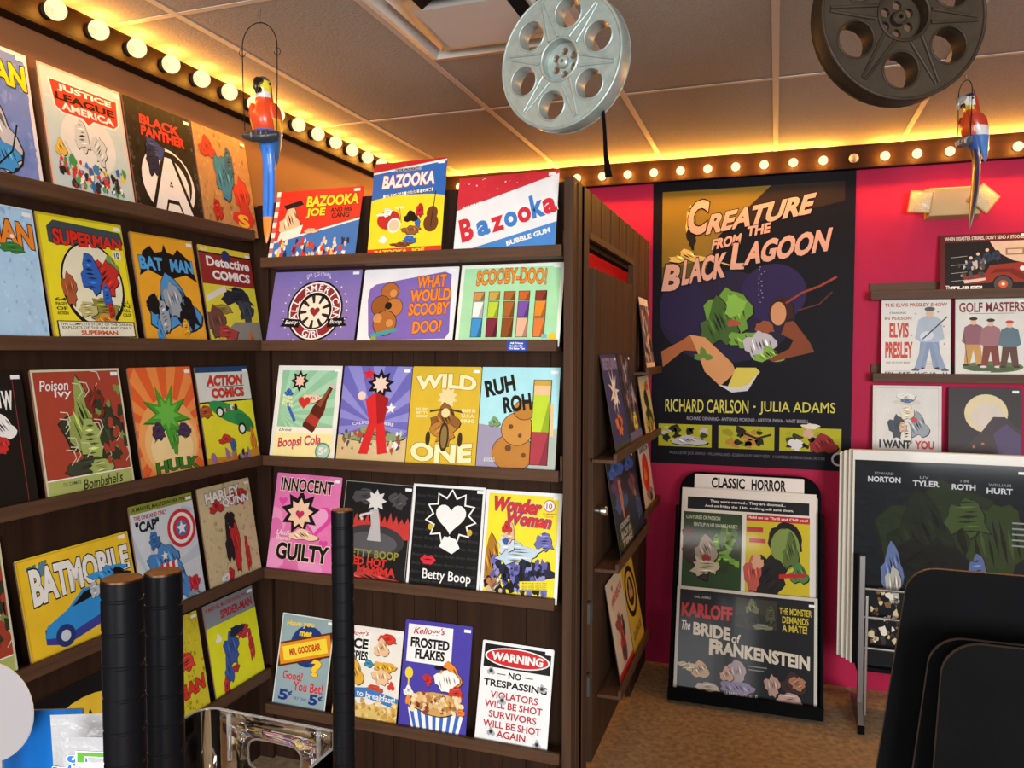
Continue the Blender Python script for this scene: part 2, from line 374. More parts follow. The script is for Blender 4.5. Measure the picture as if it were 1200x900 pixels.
    def ringtext(s, c, txt, cx, cy, r, a0, a1, ht, bold=.02):
        # letters around a circle
        n = len(txt)
        for i, ch in enumerate(txt):
            if ch == ' ': continue
            a = math.radians(a0 + (a1 - a0) * (i + .5) / n); up = 1 if a1 < a0 else -1
            v, f = text_mesh(ch, bold); mx = (min(p[0] for p in v) + max(p[0] for p in v)) / 2; ux, uy = math.cos(a) * up, math.sin(a) * up; rx, ry = uy, -ux
            pts = []
            for p in v:
                X, Y = (p[0] - mx) * ht * 1.35, (p[1] - .35) * ht * 1.35
                pts.append((cx + (r * math.cos(a) * s.w + X * rx + Y * ux) / s.w, cy + (r * math.sin(a) * s.w + X * ry + Y * uy) / s.h))
            s.raw(pts, f, c, step=False)
        s.k += 1
    def border(s, c, t):
        tx, ty = t / s.w, t / s.h
        for q in ((0, 0, 1, ty), (0, 1 - ty, 1, 1), (0, ty, tx, 1 - ty), (1 - tx, ty, 1, 1 - ty)): s.r(c, *q); s.k -= 1
        s.k += 1

def sign(name, M, wd, ht, bg, art, label, cat, group=None, thick=.004, f=ink, side='#4a3a30', sticker=True, rad=.006, face=None):
    """A panel standing on its lower edge; local -y is the printed face."""
    mb = MB(); n = 4; pts = []
    for (cx, cz, a0) in ((wd / 2 - rad, rad, -90), (wd / 2 - rad, ht - rad, 0), (-wd / 2 + rad, ht - rad, 90), (-wd / 2 + rad, rad, 180)):
        for i in range(n + 1):
            a = math.radians(a0 + 90 * i / n); pts.append((cx + rad * math.cos(a), cz + rad * math.sin(a)))
    mb.prism(pts, 0, thick, f(bg), ink(side))
    a = Art(mb, wd, ht, f)
    if art: art(a)
    o = mb.build(name, None, M); tag(o, label, cat, group)
    if sticker:
        mb = MB(); s0 = sticker if isinstance(sticker, tuple) else (.44, .955)
        x, z, y = s0[0] * wd, s0[1] * ht, -STEP * (a.k + 1)
        mb.box((x - .017, y - .0002, z - .006), (x + .012, y, z + .006), STICK); mb.build('price_sticker', o)
    return o

# --- the art. Figures are left as plain patches of colour; lettering is copied.
K, W = '#141210', '#e9e7e2'
def w1a(a):
    a.border('#dcd8dc', .012); a.crowd(['#7f95cf', '#6780be', '#7489c8'], .04, .1, .96, .95, 160, .03, 2)
    a.b('#b9bcc2', .52, .36, .30, .32, 3); a.b('#3d8fd0', .62, .2, .2, .13, 5); a.line(K, [(.55, .12), (.72, .25), (.8, .45)], .005)
    a.t('#f0d61e', 'BATMAN', .05, .74, .96, .90, .05, K, .05, sh=-.02, tap=.3)
def w1b(a):
    a.border('#d9b6a2', .007); a.e('#d3d8d6', .5, .47, .33); a.b('#c2cac8', .42, .52, .1, .16, 4); a.b('#c2cac8', .62, .44, .1, .14, 6)
    a.poly(W, [(.10, .91), (.95, .91), (.93, .70), (.86, .65), (.60, .65), (.52, .60), (.45, .65), (.22, .65), (.14, .70)])
    a.poly('#d63a2c', [(.12, .90), (.93, .90), (.91, .70), (.85, .665), (.59, .665), (.52, .62), (.46, .665), (.23, .665), (.155, .70)])
    a.t(W, 'JUSTICE', .2, .825, .86, .885, .04); a.t(K, 'LEAGUE', .16, .755, .88, .815, .06); a.t(W, 'AMERICA', .22, .685, .86, .745, .035); a.t(W, 'OF', .05, .745, .11, .765, .03)
    a.line('#8d8a86', [(.2, .44), (.3, .3), (.5, .22), (.72, .22), (.86, .3)], .0015)
    a.crowd(['#c9372c', '#2f62a8', '#e0c23a', '#1c1c24', '#3f8f4a', '#d9c9b4', '#b33', '#3a78b8'], .10, .20, .90, .30, 56, .035, 11); a.crowd(['#c9372c', '#2f62a8', '#2a2a34', '#4a9a52', W], .22, .10, .84, .2, 46, .035, 4)
    a.b('#d8b04a', .14, .38, .07, .07, 3); a.b('#3f8f4a', .26, .30, .05, .06, 9)
def w1c(a):
    a.crowd(['#24211e', '#0f0e0d', '#2b2825'], .0, .0, 1, 1, 120, .03, 5)
    for q in range(40): a.b('#4a4640', a.rd.choice((0, 1)) + a.rd.uniform(-.04, .04), a.rd.random(), .03, .02, q, .5, 9, False, False)
    a.k += 1
    a.t('#d8372c', 'BLACK', .2, .80, .80, .885, .05, it=.02); a.t('#d8372c', 'PANTHER', .2, .70, .86, .79, .05, it=.02)
    a.e(W, .52, .33, .40); a.e('#1a1716', .55, .36, .33); a.e(W, .50, .31, .33)
    a.t(K, 'A', .22, .03, .88, .58, .06, K, .05); a.t(W, 'A', .25, .05, .85, .56, .06)
    a.b('#35467a', .36, .60, .16, .13, 8); a.b('#1c2340', .30, .50, .1, .16, 2)
def w1d(a):
    a.crowd(['#c2955f', '#a97c48', '#b1824e', '#c9a06c', '#8f6a3e'], 0, 0, 1, 1, 240, .022, 9)
    a.b('#cc352a', .22, .80, .15, .11, 3); a.b('#cc352a', .78, .38, .16, .26, 5); a.b('#2f7f9e', .48, .55, .2, .26, 7); a.b('#23607c', .60, .72, .09, .18, 4); a.b('#b82c22', .25, .2, .09, .12, 2)
    a.poly('#c83426', [(.56, .22), (.92, .25), (.97, .15), (.74, -.0 + .03), (.52, .15)]); a.t('#e3b73a', 'S', .63, .08, .85, .21, .06)
def w2a(a):
    a.crowd(['#b0d0ea', '#a2c4e0', '#b6d6ee', '#8fb4d4'], 0, 0, 1, 1, 220, .02, 4); a.border('#c5d4dc', .004)
    a.t('#e8852a', 'BATMAN', .05, .70, .97, .88, .06, K, .05, arc=.02); a.b('#3c7a3a', .74, .70, .14, .05, 4); a.e(W, .75, .78, .02)
def w2b(a):
    a.border('#c9b424', .008)
    a.poly('#3f4a50', [(.10, .78), (.10, .90), (.18, .955), (.97, .93), (.99, .84), (.95, .80), (.6, .79), (.2, .765)]); a.e(K, .54, .47, .375, .345); a.e('#e6dfc0', .54, .48, .35, .32)
    a.b('#a85a34', .25, .43, .09, .16, 5); a.b('#8f8a3a', .62, .28, .2, .12, 8); a.b('#d98b3a', .62, .20, .14, .05, 3); a.b('#c4b77a', .42, .28, .12, .07, 2); a.b('#7f9a5a', .78, .65, .1, .08, 3)
    a.b('#c2302a', .70, .55, .19, .17, 6); a.b('#2f5fb0', .52, .56, .13, .19, 9); a.b('#2f5fb0', .68, .4, .06, .12, 4); a.b('#b52a22', .70, .28, .04, .07, 2)
    a.t('#d22f22', 'SUPERMAN', .15, .775, .96, .885, .08, K, .03, tap=-.35); a.r(W, .83, .70, .93, .77); a.t(K, '10', .85, .71, .91, .76, .03)
    for i, q in enumerate(('64', 'PAGES', 'OF', 'ACTION')): a.t('#3a3410', q, .07, .335 - .035 * i, .19, .36 - .035 * i, .02)
    for i, q in enumerate(('ALL', 'IN', 'FULL', 'COLOR')): a.t('#3a3410', q, .84, .335 - .035 * i, .95, .36 - .035 * i, .02)
    a.r(K, .05, .055, .97, .185); a.r('#e6e0c8', .065, .065, .955, .178); a.t(K, 'THE COMPLETE STORY OF THE DARING', .08, .150, .94, .170, .01); a.t(K, 'EXPLOITS OF THE ONE AND ONLY', .1, .124, .92, .143, .01); a.t('#c9521e', 'SUPERMAN', .3, .075, .74, .112, .06)
    for i in range(15): a.r(K, .08 + .06 * i, .02, .11 + .06 * i, .045)
def w2c(a):
    a.border('#c9922a', .006)
    a.poly(K, [(.15, .84), (.28, .90), (.34, .84), (.46, .86), (.5, .93), (.54, .86), (.64, .84), (.72, .90), (.9, .80), (.98, .6), (.8, .66), (.5, .6), (.2, .68), (.06, .62)])
    a.t('#4fa0d8', 'BAT', .08, .68, .44, .80, .07, K, .04); a.t('#4fa0d8', 'MAN', .56, .68, .94, .80, .07, K, .04)
    a.b('#4a93cc', .52, .36, .44, .28, 3, .45); a.b(K, .3, .32, .2, .22, 6, .6); a.b(K, .74, .32, .2, .24, 4, .6); a.b('#9aa0a6', .52, .42, .16, .2, 5); a.b('#9aa0a6', .33, .26, .09, .18, 2); a.b('#4a93cc', .24, .12, .06, .12, 3); a.b('#e8a428', .66, .17, .07, .1, 4)
def w2d(a):
    a.r('#dcc63a', 0, .93, 1, 1); a.r(K, 0, .925, 1, .94); a.r('#8f2a24', 0, .62, 1, .925); a.r('#d8cc38', 0, .25, 1, .62); a.e('#2c3560', .5, .92, .08)
    a.t(W, 'Detective', .12, .80, .95, .90, .03); a.t(W, 'COMICS', .2, .67, .93, .765, .05); a.t(W, 'No.27', .04, .95, .16, .98, .02)
    a.b('#26292e', .62, .52, .34, .14, 4, .5); a.b('#3d4046', .76, .36, .18, .16, 7, .5); a.b('#8f7a3a', .3, .38, .2, .06, 4)
    a.poly('#d8d4c8', [(.02, .50), (.40, .62), (.42, .56), (.03, .44)]); a.poly('#8b8478', [(.0, .0), (1, .0), (1, .26), (.5, .25)])
    a.b('#6b4436', .14, .24, .2, .2, 5); a.b('#a83c34', .32, .12, .22, .12, 8); a.b('#d0c020', .22, .05, .12, .05, 2); a.b('#c96a2a', .78, .08, .06, .08, 3)
def w3a(a):
    a.line('#9a3a36', [(.90, .02), (.90, .98)], .0015); a.t(W, 'N', .66, .74, .76, .86, .04); a.t(W, 'W', .77, .72, .88, .86, .04); a.b(W, .74, .60, .14, .1, 3); a.b('#c03030', .70, .48, .10, .08, 5); a.b('#c03030', .25, .35, .3, .2, 4)
def ivy(a):
    a.r('#a3412f', 0, .16, 1, 1)
    a.b('#333826', .62, .46, .38, .40, 5, .55); a.b('#8f9f52', .50, .62, .20, .30, 3, .5); a.b('#9fae60', .56, .44, .15, .2, 9); a.b('#7d2f24', .66, .70, .12, .2, 6, .4); a.b('#3b4130', .5, .24, .3, .09, 4); a.b('#9fae60', .62, .22, .16, .07, 2)
    for i in range(14):
        q = a.rd; x, y = q.uniform(.25, .95), q.uniform(.2, .9); a.line('#d9d0b6', [(x, y), (x + .06, y + .05), (x + .04, y + .11), (x - .04, y + .12)], .003)
    a.crowd(['#a3412f', '#333826', '#7d8c46'], .66, .25, .97, .92, 26, .05, 8)
    a.t(W, 'Poison', .08, .84, .38, .92, .01, it=.05); a.t(W, 'Ivy', .22, .77, .4, .85, .01, it=.05)
    a.r(W, 0, .165, 1, .175); a.r('#a9b265', 0, 0, 1, .165); a.t(K, 'DC COMICS', .18, .115, .37, .14, .005); a.t('#2a2c1a', 'Bombshells', .40, .065, .86, .145, .015, it=.04, sh=.01); a.border('#cfc9aa', .007)
def w3c(a):
    a.burst('#ea8a44', .5, .42, 2, 16, 5, clip=(0, 0, 1, 1)); a.e('#eda058', .5, .36, .48, .36); a.e('#f0bd78', .52, .32, .42, .28); a.e('#f3d698', .52, .28, .34, .2)
    a.star('#2f6b1e', .50, .56, .40, .45, 9, 70); a.star('#4a9a2c', .50, .57, .37, .45, 9, 70); a.star('#6ab844', .50, .58, .22, .5, 9, 70); a.b('#46304e', .33, .44, .11, .10, 4); a.b('#46304e', .74, .42, .12, .08, 9); a.b('#4a9a2c', .56, .34, .08, .14, 7, .4)
    a.t('#3c7a24', 'HULK', .22, .055, .92, .16, .10, K, .05, arc=.02)
def w3d(a):
    a.r('#28456e', 0, .945, 1, 1); a.r('#d8d6ce', 0, .66, 1, .945); a.t('#cc3124', 'ACTION', .18, .81, .86, .915, .05, K, .02, it=.04); a.line(K, [(.2, .80), (.88, .80)], .003); a.t('#cc3124', 'COMICS', .24, .69, .86, .785, .06, K, .02)
    a.r(K, 0, .645, 1, .66); a.b('#a8532c', .08, .57, .14, .08, 4); a.e('#2f8f4a', .55, .52, .42, .09, rot=-22); a.e('#2a7a40', .78, .42, .2, .08, rot=-30); a.e(K, .34, .55, .07); a.e(W, .34, .55, .045); a.e(K, .72, .36, .08); a.e(W, .72, .36, .05); a.crowd(['#b03a30', W, K], .4, .56, .68, .6, 10, .03, 4)
    a.poly('#c98a34', [(0, .0), (1, .0), (1, .16), (.6, .1), (0, .12)]); a.b('#c03028', .38, .28, .15, .05, 3); a.b('#34589a', .5, .2, .06, .1, 5); a.crowd(['#9a6a9a', '#c96a2a', '#8f8a90', K], .03, .04, .97, .14, 14, .05, 6); a.b('#d8782c', .9, .25, .06, .12, 3)
def car(a, c, d, x, y, s, rot=0):
    cr, sr = math.cos(rot), math.sin(rot)
    def P(u, v): return (x + s * (u * cr - v * sr * a.h / a.w * .75), y + s * (u * sr + v * cr) * a.w / a.h * 1.0)
    a.poly(d, [P(u, v) for u, v in ((-.5, -.02), (-.48, .12), (.5, .14), (.52, .0), (.3, -.1), (-.3, -.12))])
    a.poly(c, [P(u, v) for u, v in ((-.5, .04), (-.45, .14), (-.2, .2), (.02, .32), (.2, .3), (.34, .2), (.5, .18), (.52, .05), (.3, .0), (-.3, -.04))])
    a.poly(K, [P(u, v) for u, v in ((-.14, .2), (.03, .29), (.17, .28), (.26, .2))])
    for u in (-.28, .3):
        X, Y = P(u, -.03); a.e('#26366e', X, Y, s * .11); a.e('#c9d2dc', X, Y, s * .055)
def w4b(a):
    a.border('#d8a02a', .008); a.border('#d8c22a', .004); a.t('#3a86b8', 'THE', .08, .80, .24, .92, .03, K, .03, sh=.03)
    a.t(W, 'BATMOBILE', .09, .58, .97, .88, .06, K, .05, sh=.03, tap=-.35)
    a.b('#3f96d8', .76, .64, .2, .1, 5, .5); a.b(K, .84, .6, .12, .07, 3, .6); car(a, '#2f8fd6', '#3a3f92', .5, .26, .74, .14); a.b('#b9bec4', .60, .52, .05, .09, 2)
def w4c(a):
    a.burst('#b9c6d2', .2, .3, 2, 11, 10, duty=.3, clip=(0, 0, 1, .9)); a.r('#8d963c', 0, .925, 1, 1); a.t(K, 'A MARVEL MASTERWORK PIN-UP', .04, .945, .97, .98, .02, it=.01); a.t('#b02a3a', 'THE ONE AND ONLY', .05, .865, .56, .905, .03); a.t(K, '"CAP"', .06, .755, .42, .855, .05)
    for c, q in (('#c4303a', .235), (W, .19), ('#c4303a', .145), ('#3f74b0', .095)): a.e(c, .76, .70, q)
    a.star(W, .76, .70, .09); a.b('#4a86c4', .42, .44, .26, .22, 5, .4); a.b('#4a86c4', .62, .24, .16, .2, 3, .4); a.b('#3a6ea8', .30, .66, .09, .09, 2)
    for i in range(6): a.poly('#c4303a' if i % 2 == 0 else W, [(.34 + .045 * i, .34), (.385 + .045 * i, .35), (.385 + .045 * i, .44), (.34 + .045 * i, .43)])
    a.star(W, .43, .50, .06); a.b('#c4303a', .12, .33, .09, .08, 4); a.b('#c4303a', .84, .17, .11, .1, 7, .5); a.b('#8a9aa8', .8, .05, .2, .06, 3)
def w4d(a):
    a.crowd(['#d0c298', '#b9aa7c', '#c2b489', '#a3946a'], 0, 0, 1, 1, 240, .02, 7); a.b('#b0302c', .74, .84, .2, .12, 5, .5); a.b('#b0302c', .3, .80, .14, .08, 3, .5)
    a.t(W, 'HARLEY', .12, .84, .78, .95, .05, K, .05, sh=.02); a.t(W, 'QUINN', .42, .755, .94, .85, .05, K, .05)
    a.b('#b52f2a', .56, .38, .10, .33, 5, .3); a.b('#1c1a1c', .44, .42, .08, .22, 3, .4); a.b('#1c1a1c', .52, .64, .1, .1, 6); a.b('#b52f2a', .76, .26, .05, .2, 2); a.b(W, .3, .1, .1, .05, 4); a.b('#b52f2a', .4, .12, .06, .08, 8)
def w5a(a):
    a.e('#e2ba32', .56, .42, .48, .42)
    a.poly(K, [(.20, .55), (.30, .52), (.36, .58), (.42, .55), (.47, .60), (.49, .71), (.52, .64), (.57, .64), (.60, .71), (.62, .60), (.68, .55), (.76, .58), (.86, .54), (.97, .5), (.9, .2), (.8, .3), (.7, .22), (.58, .1), (.48, .22), (.36, .3), (.26, .18), (.16, .3)])
def w5b(a):
    a.crowd(['#d3c22e', '#b8a624', '#8f8220', '#a8982a'], 0, 0, 1, 1, 220, .02, 3); a.b('#c93a2a', .70, .56, .16, .12, 4, .4); a.t('#cc2f22', 'MAN', .48, .22, .95, .36, .07, K, .04, sh=.03); a.b('#6a6018', .3, .6, .2, .25, 3)
def w5c(a):
    a.r('#82868c', 0, .76, 1, 1); a.t('#a02834', 'A MARVEL MASTERWORK PIN-UP', .03, .92, .95, .965, .02); a.t('#a02834', 'SPIDER-MAN', .3, .80, .95, .89, .05); a.r('#dcdc26', .05, .0, 1, .76)
    a.b('#34559a', .42, .46, .16, .22, 5, .4); a.b('#34559a', .3, .26, .09, .16, 3); a.b('#b5303a', .66, .58, .16, .09, 6); a.b('#b5303a', .8, .40, .06, .2, 2); a.b('#1c2444', .56, .62, .18, .06, 8); a.b('#b5303a', .22, .12, .06, .13, 4); a.b('#a8303a', .44, .24, .08, .05, 7); a.b(W, .2, .62, .06, .05, 3)
def s1a(a):
    a.r('#cf3428', 0, .0, 1, 1); a.poly('#3a72b8', [(.0, .0), (1, .0), (1, .56), (0, .28)]); a.poly(W, [(0, .27), (1, .55), (1, .575), (0, .295)])
    for i in range(14): a.r(W if i % 2 else '#b06a6a', 0, i / 14, .045, (i + 1) / 14)
    a.b('#e8bf9c', .2, .58, .13, .22, 3, .4); a.poly('#1a1a20', [(.1, .80), (.3, .86), (.34, .80), (.14, .74)]); a.poly(W, [(.08, .30), (.34, .38), (.36, .52), (.1, .42)]); a.b('#e8bf9c', .46, .43, .09, .04, 2)
    a.t('#f0d230', 'BAZOOKA', .37, .76, .97, .91, .045, K, .03); a.t('#f0d230', 'JOE', .38, .60, .60, .74, .045, K, .03); a.t('#3a1214', 'AND HIS', .66, .67, .90, .73, .02); a.t('#3a1214', 'GANG', .68, .59, .88, .655, .02)
    a.crowd(['#e8d9c8', '#e0c23a', '#cf3428', '#e8bf9c', W, '#1f2f50', '#cf3428'], .08, .08, .92, .30, 70, .022, 6, 2.0)
def s1b(a):
    a.r('#ecd62c', 0, .0, 1, .62); a.r('#2f66b4', 0, .60, 1, 1); a.poly('#b8282c', [(0, .90), (.5, .94), (1, .985), (1, 1), (0, 1)]); a.poly(W, [(0, .885), (1, .965), (1, .985), (0, .905)]); a.poly('#b8282c', [(0, .985), (0, 1), (1, 1), (1, .99)])
    a.r('#9aa0a8', .3, .895, .66, .93); a.t('#1f2f50', 'CLASSIC', .33, .90, .63, .925, .03); a.t(W, 'BAZOOKA', .14, .73, .86, .87, .06, '#b8282c', .05, it=.02, sh=.01)
    a.poly(W, [(.16, .63), (.84, .665), (.84, .70), (.16, .665)]); a.t('#1f2f50', 'ORIGINAL BUBBLE GUM', .19, .645, .82, .685, .02, sh=.03); a.e('#ecd62c', .5, .585, .55, .06)
    a.e('#b8282c', .26, .40, .16, .1); a.e(W, .34, .34, .09, .075); a.e('#e8bf9c', .34, .34, .07, .058); a.e(W, .16, .46, .08, .015); a.e(W, .40, .52, .07, .012); a.line(K, [(.4, .52), (.44, .36)], .002)
    a.e('#6b3f22', .84, .34, .10, .09); a.e('#6b3f22', .85, .44, .075, .07); a.line('#3a2414', [(.84, .3), (.88, .66)], .004); a.b('#b8282c', .68, .48, .06, .09, 4); a.b('#2f66b4', .66, .34, .04, .08, 6); a.b(K, .56, .42, .1, .06, 3); a.b('#8a5a3a', .58, .28, .14, .06, 5); a.b(W, .24, .48, .07, .06, 8); a.b('#2f66b4', .56, .18, .1, .05, 2); a.b(W, .2, .2, .06, .05, 9); a.b('#6b3f22', .46, .14, .16, .03, 5)
    a.r('#d03a26', 0, 0, 1, .105); a.t('#f0d230', 'BAZOOKA', .1, .05, .55, .09, .06); a.t('#f0d230', 'JOE', .6, .05, .78, .09, .06)
def s1c(a):
    a.poly('#c8313c', [(0, .58), (1, .96), (1, 1), (0, 1)]); a.poly('#4a86c8', [(0, .03), (0, 0), (1, 0), (1, .36)])
    a.t(W, 'ORIGINAL', .05, .60, .27, .655, .04, rot=16); a.t(W, 'BUBBLE GUM', .52, .16, .95, .225, .05, rot=15)
    for i, (ch, x, y, c, hh) in enumerate((('B', .05, .18, '#cc2f3e', .30), ('a', .22, .24, '#3f7cc4', .2), ('z', .36, .285, '#cc2f3e', .19), ('o', .49, .325, '#3f7cc4', .2), ('o', .62, .37, '#cc2f3e', .2), ('k', .74, .42, '#3f7cc4', .3), ('a', .86, .46, '#cc2f3e', .2))): a.t(c, ch, x, y, x + .13, y + hh, .10, W, .03, rot=14)
    a.crowd(['#d8606a', '#e8e8ea'], .05, .75, .95, .97, 16, .008, 3, 1)
def s2a(a):
    a.e(K, .52, .47, .315); a.e(W, .52, .47, .295); a.e('#8a2a30', .52, .47, .28); a.e(W, .52, .47, .2); a.e(K, .52, .47, .19); a.e('#e6dcc8', .52, .46, .165)
    a.burst('#2a2224', .52, .46, .165, 9, 15, duty=.35); a.e('#e6dcc8', .52, .46, .09); heart(a, '#8a2a30', .52, .46, .06)
    a.ringtext(W, 'ALL AMERICAN', .52, .47, .24, 205, -25, .032, .015); a.ringtext(W, 'GIRL', .52, .47, .24, 245, 295, .032, .015)
    a.poly(K, [(.14, .38), (.36, .36), (.36, .25), (.14, .27), (.18, .325)]); a.poly(K, [(.90, .38), (.68, .36), (.68, .25), (.90, .27), (.86, .325)]); a.t(W, 'Betty', .2, .285, .34, .35, .01, it=.1); a.t(W, 'Boop', .71, .285, .84, .35, .01, it=.1)
    for i in range(26):
        an = 2 * PI * i / 26; a.star(W, .52 + .36 * math.cos(an), .47 + .36 * math.sin(an) * a.w / a.h, .012); a.k -= 1
    a.k += 1; a.ringtext('#d8cfe0', 'ORIGINAL', .52, .47, .385, 112, 68, .016, .01)
def s2b(a):
    a.poly('#7a64b0', [(.08, .74), (.14, .80), (.86, .94), (.93, .9), (.93, .84), (.96, .18), (.92, .1), (.16, .08), (.12, .14), (.07, .6)])
    for x, y, r, c in ((.30, .70, .09, '#a8652e'), (.22, .52, .1, '#8f5426'), (.36, .50, .09, '#b8733a'), (.28, .30, .12, '#a8652e'), (.2, .36, .05, '#c98a4e'), (.34, .68, .04, '#c98a4e'), (.30, .52, .035, K), (.33, .3, .04, '#c98a4e')): a.e(K, x, y, r * 1.06); a.e(c, x, y, r)
    a.poly('#3f9aa0', [(.14, .16), (.4, .24), (.42, .2), (.16, .11)]); a.e('#8fa83a', .18, .1, .03)
    for q, y in (('WHAT', .74), ('WOULD', .565), ('SCOOBY', .39), ('DOO?', .17)): a.t('#e8842e', q, .52 if len(q) > 4 else .58, y, .94 if len(q) > 4 else .88, y + .16, .045, '#7a3a1c', .035, sh=.02)
def s2c(a):
    a.border('#dfe8da', .014); a.t('#e88a2c', 'SCOOBY-DOO!', .16, .74, .84, .93, .03, '#7a2a1c', .03, arc=.02)
    for x, c, d, e in ((.2, W, '#3f8fc8', '#c98a4e'), (.35, '#b8cc3a', '#7a2a3a', '#c9a04a'), (.5, '#a8622c', '#8a4c20', '#a8622c'), (.64, '#7a4fa0', '#e0b090', '#c8602c'), (.8, '#e08a2c', '#d87a3a', '#8a3a2a')):
        for (y0, y1, k) in ((.12, .34, d), (.36, .54, c), (.56, .66, e)): a.r(K, x - .055, y0 - .006, x + .055, y1 + .006); a.r(k, x - .05, y0, x + .05, y1); a.poly(shade(k, .75), [(x + .01, y0), (x + .05, y0), (x + .05, y1)])
    a.e('#e8c030', .93, .12, .035); a.r('#7ab0b8', .83, .1, .88, .15)
def bottle(a, x, y, L, rot):
    cr, sr = math.cos(math.radians(rot)), math.sin(math.radians(rot))
    def P(u, v): return (x + (u * cr - v * sr) * L / a.w, y + (u * sr + v * cr) * L / a.h)
    pr = [(.13, 0), (.15, .06), (.13, .28), (.14, .42), (.12, .52), (.06, .68), (.045, .9), (.05, .96)]
    a.poly('#5a2416', [P(u, v) for u, v in pr] + [P(-u, v) for u, v in reversed(pr)]); a.poly('#c9b8b0', [P(.05, .93), P(.05, 1.0), P(-.05, 1.0), P(-.05, .93)]); a.poly('#a8382c', [P(.13, .12), P(.13, .3), P(-.13, .3), P(-.13, .12)]); a.poly('#8a4a34', [P(.02, .5), P(.0, .9), P(-.03, .9), P(-.08, .5)])
def s3a(a):
    a.r('#8fc09a', .07, .35, .93, .95); a.burst('#a4cfae', .1, .5, 1.4, 9, -60, 150, clip=(.07, .35, .93, .95)); a.r('#efe9d8', .07, .30, .93, .36); a.r('#f0e4a0', .05, .06, .95, .30); a.border('#e6e2dc', .016)
    a.star('#1a1618', .36, .84, .15, .6, 8); a.star('#e8bfa6', .36, .84, .09, .6, 8); a.b('#e8bfa6', .58, .66, .17, .05, 7); heart(a, '#c83028', .46, .62, .1); bottle(a, .55, .34, .22, -28); a.line('#3a62b0', [(.2, .6), (.34, .42)], .014); a.b('#3a62b0', .2, .72, .07, .04, 3)
    for q, y in (('Pour', .655), ('Some', .615), ('Fun', .575)): a.t('#f0e4a0', q, .12, y, .28, y + .035, .02, sh=-.02)
    a.t('#6a4a3a', 'Drink', .12, .315, .32, .345, .01, it=.1); a.t('#cc3a2c', 'Boopsi Cola', .12, .14, .78, .27, .03, W, .03, sh=.05); a.e('#5a8a78', .82, .125, .115); a.e('#a8ccb8', .82, .125, .095); a.t(W, '5', .755, .09, .835, .165, .045); a.t(W, '\u00a2', .84, .11, .885, .16, .03)
def s3b(a):
    a.r('#6a66b4', 0, .3, 1, 1); a.burst('#8a88cc', .5, .42, 2, 14, 5, clip=(0, .3, 1, 1)); a.r('#d0b888', 0, .0, 1, .3); a.b('#8a9a6a', .5, .32, .46, .08, 3, .4); a.crowd(['#c9c4b0', '#7a5a4a', '#a84a3a', '#4a4a50', W], .08, .16, .92, .34, 50, .03, 5)
    a.t(W, 'CALIFORNIA HERE', .2, .40, .8, .43, .01, arc=.02)
    a.star('#171316', .56, .82, .2, .62, 9); a.star('#eaccba', .56, .82, .12, .62, 9); a.poly('#d02a2a', [(.36, .66), (.5, .74), (.70, .68), (.66, .44), (.74, .14), (.60, .12), (.54, .40), (.46, .12), (.32, .12), (.44, .44)]); a.poly('#a01c20', [(.5, .74), (.70, .68), (.66, .44), (.56, .42)]); a.star('#d02a2a', .38, .92, .1); a.star(W, .74, .58, .08); a.e('#eaccba', .3, .7, .06)
def s3c(a):
    a.t('#efe3b0', 'WILD', .06, .76, .94, .90, .045, '#a8842a', .03, arc=.03); a.t('#efe3b0', 'ONE', .06, .09, .94, .27, .045, '#a8842a', .03, arc=-.02)
    a.star('#e0cf98', .54, .70, .15, .66, 10); a.b('#8a5a2a', .53, .50, .22, .14, 3, .4); a.b('#b07a34', .52, .36, .20, .14, 6, .4); a.e('#3a2c1c', .53, .32, .07, .14); a.e('#8a7040', .53, .32, .045, .11); a.line('#4a3a22', [(.3, .56), (.44, .58), (.62, .58), (.78, .56)], .008); a.e('#e0cf98', .53, .55, .06, .045)
    for x in (.3, .76): a.e('#3a2c1c', x, .3, .035, .07)
    for i, q in enumerate(('MUSIC', 'BETTY', 'BOOP')): a.t('#efe3b0', q, .1, .57 - .035 * i, .28, .595 - .035 * i, .02)
    for i, q in enumerate(('MADE IN', 'U.S.A.', '1930')): a.t('#efe3b0', q, .76, .56 - .05 * i, .95, .595 - .05 * i, .02)
def s3d(a):
    a.r('#a8dce2', 0, .42, 1, 1); a.poly('#9a92a8', [(0, .46), (.4, .42), (.6, .42), (.3, .3), (1, .3), (1, .0), (0, .0)]); a.poly('#a9b4a8', [(.6, .3), (1, .44), (1, .0), (.7, .0)]); a.b('#7a9a6a', .2, .48, .08, .05, 3)
    for x, y, rx, ry, c in ((.46, .2, .26, .17, '#b57a34'), (.5, .42, .2, .15, '#c48a40'), (.58, .60, .14, .09, '#b57a34')): a.e(K, x, y, rx + .008, ry + .006); a.e(c, x, y, rx, ry)
    for x, y, r in ((.42, .44, .03), (.54, .36, .025), (.4, .24, .04), (.6, .18, .03)): a.e('#6a4420', x, y, r)
    a.r(K, .675, .095, .905, .885); a.r('#a83a44', .685, .10, .895, .40); a.r('#b8d034', .685, .40, .895, .74); a.r('#e0bc8c', .685, .74, .895, .88); a.poly('#8fa824', [(.8, .4), (.895, .4), (.895, .74)]); a.poly('#862c38', [(.8, .1), (.895, .1), (.895, .4)]); a.r('#c8a03a', .685, .83, .895, .88); a.line('#e0bc8c', [(.92, .66), (.94, .36)], .012)
    a.t('#1c1810', 'RUH', .05, .74, .44, .90, .045, rot=14); a.t('#1c1810', 'ROH', .30, .58, .66, .74, .045, rot=10); a.t(W, 'SCOOBY', .1, .13, .24, .145, .01); a.t(W, 'DOO!', .1, .11, .24, .126, .02)
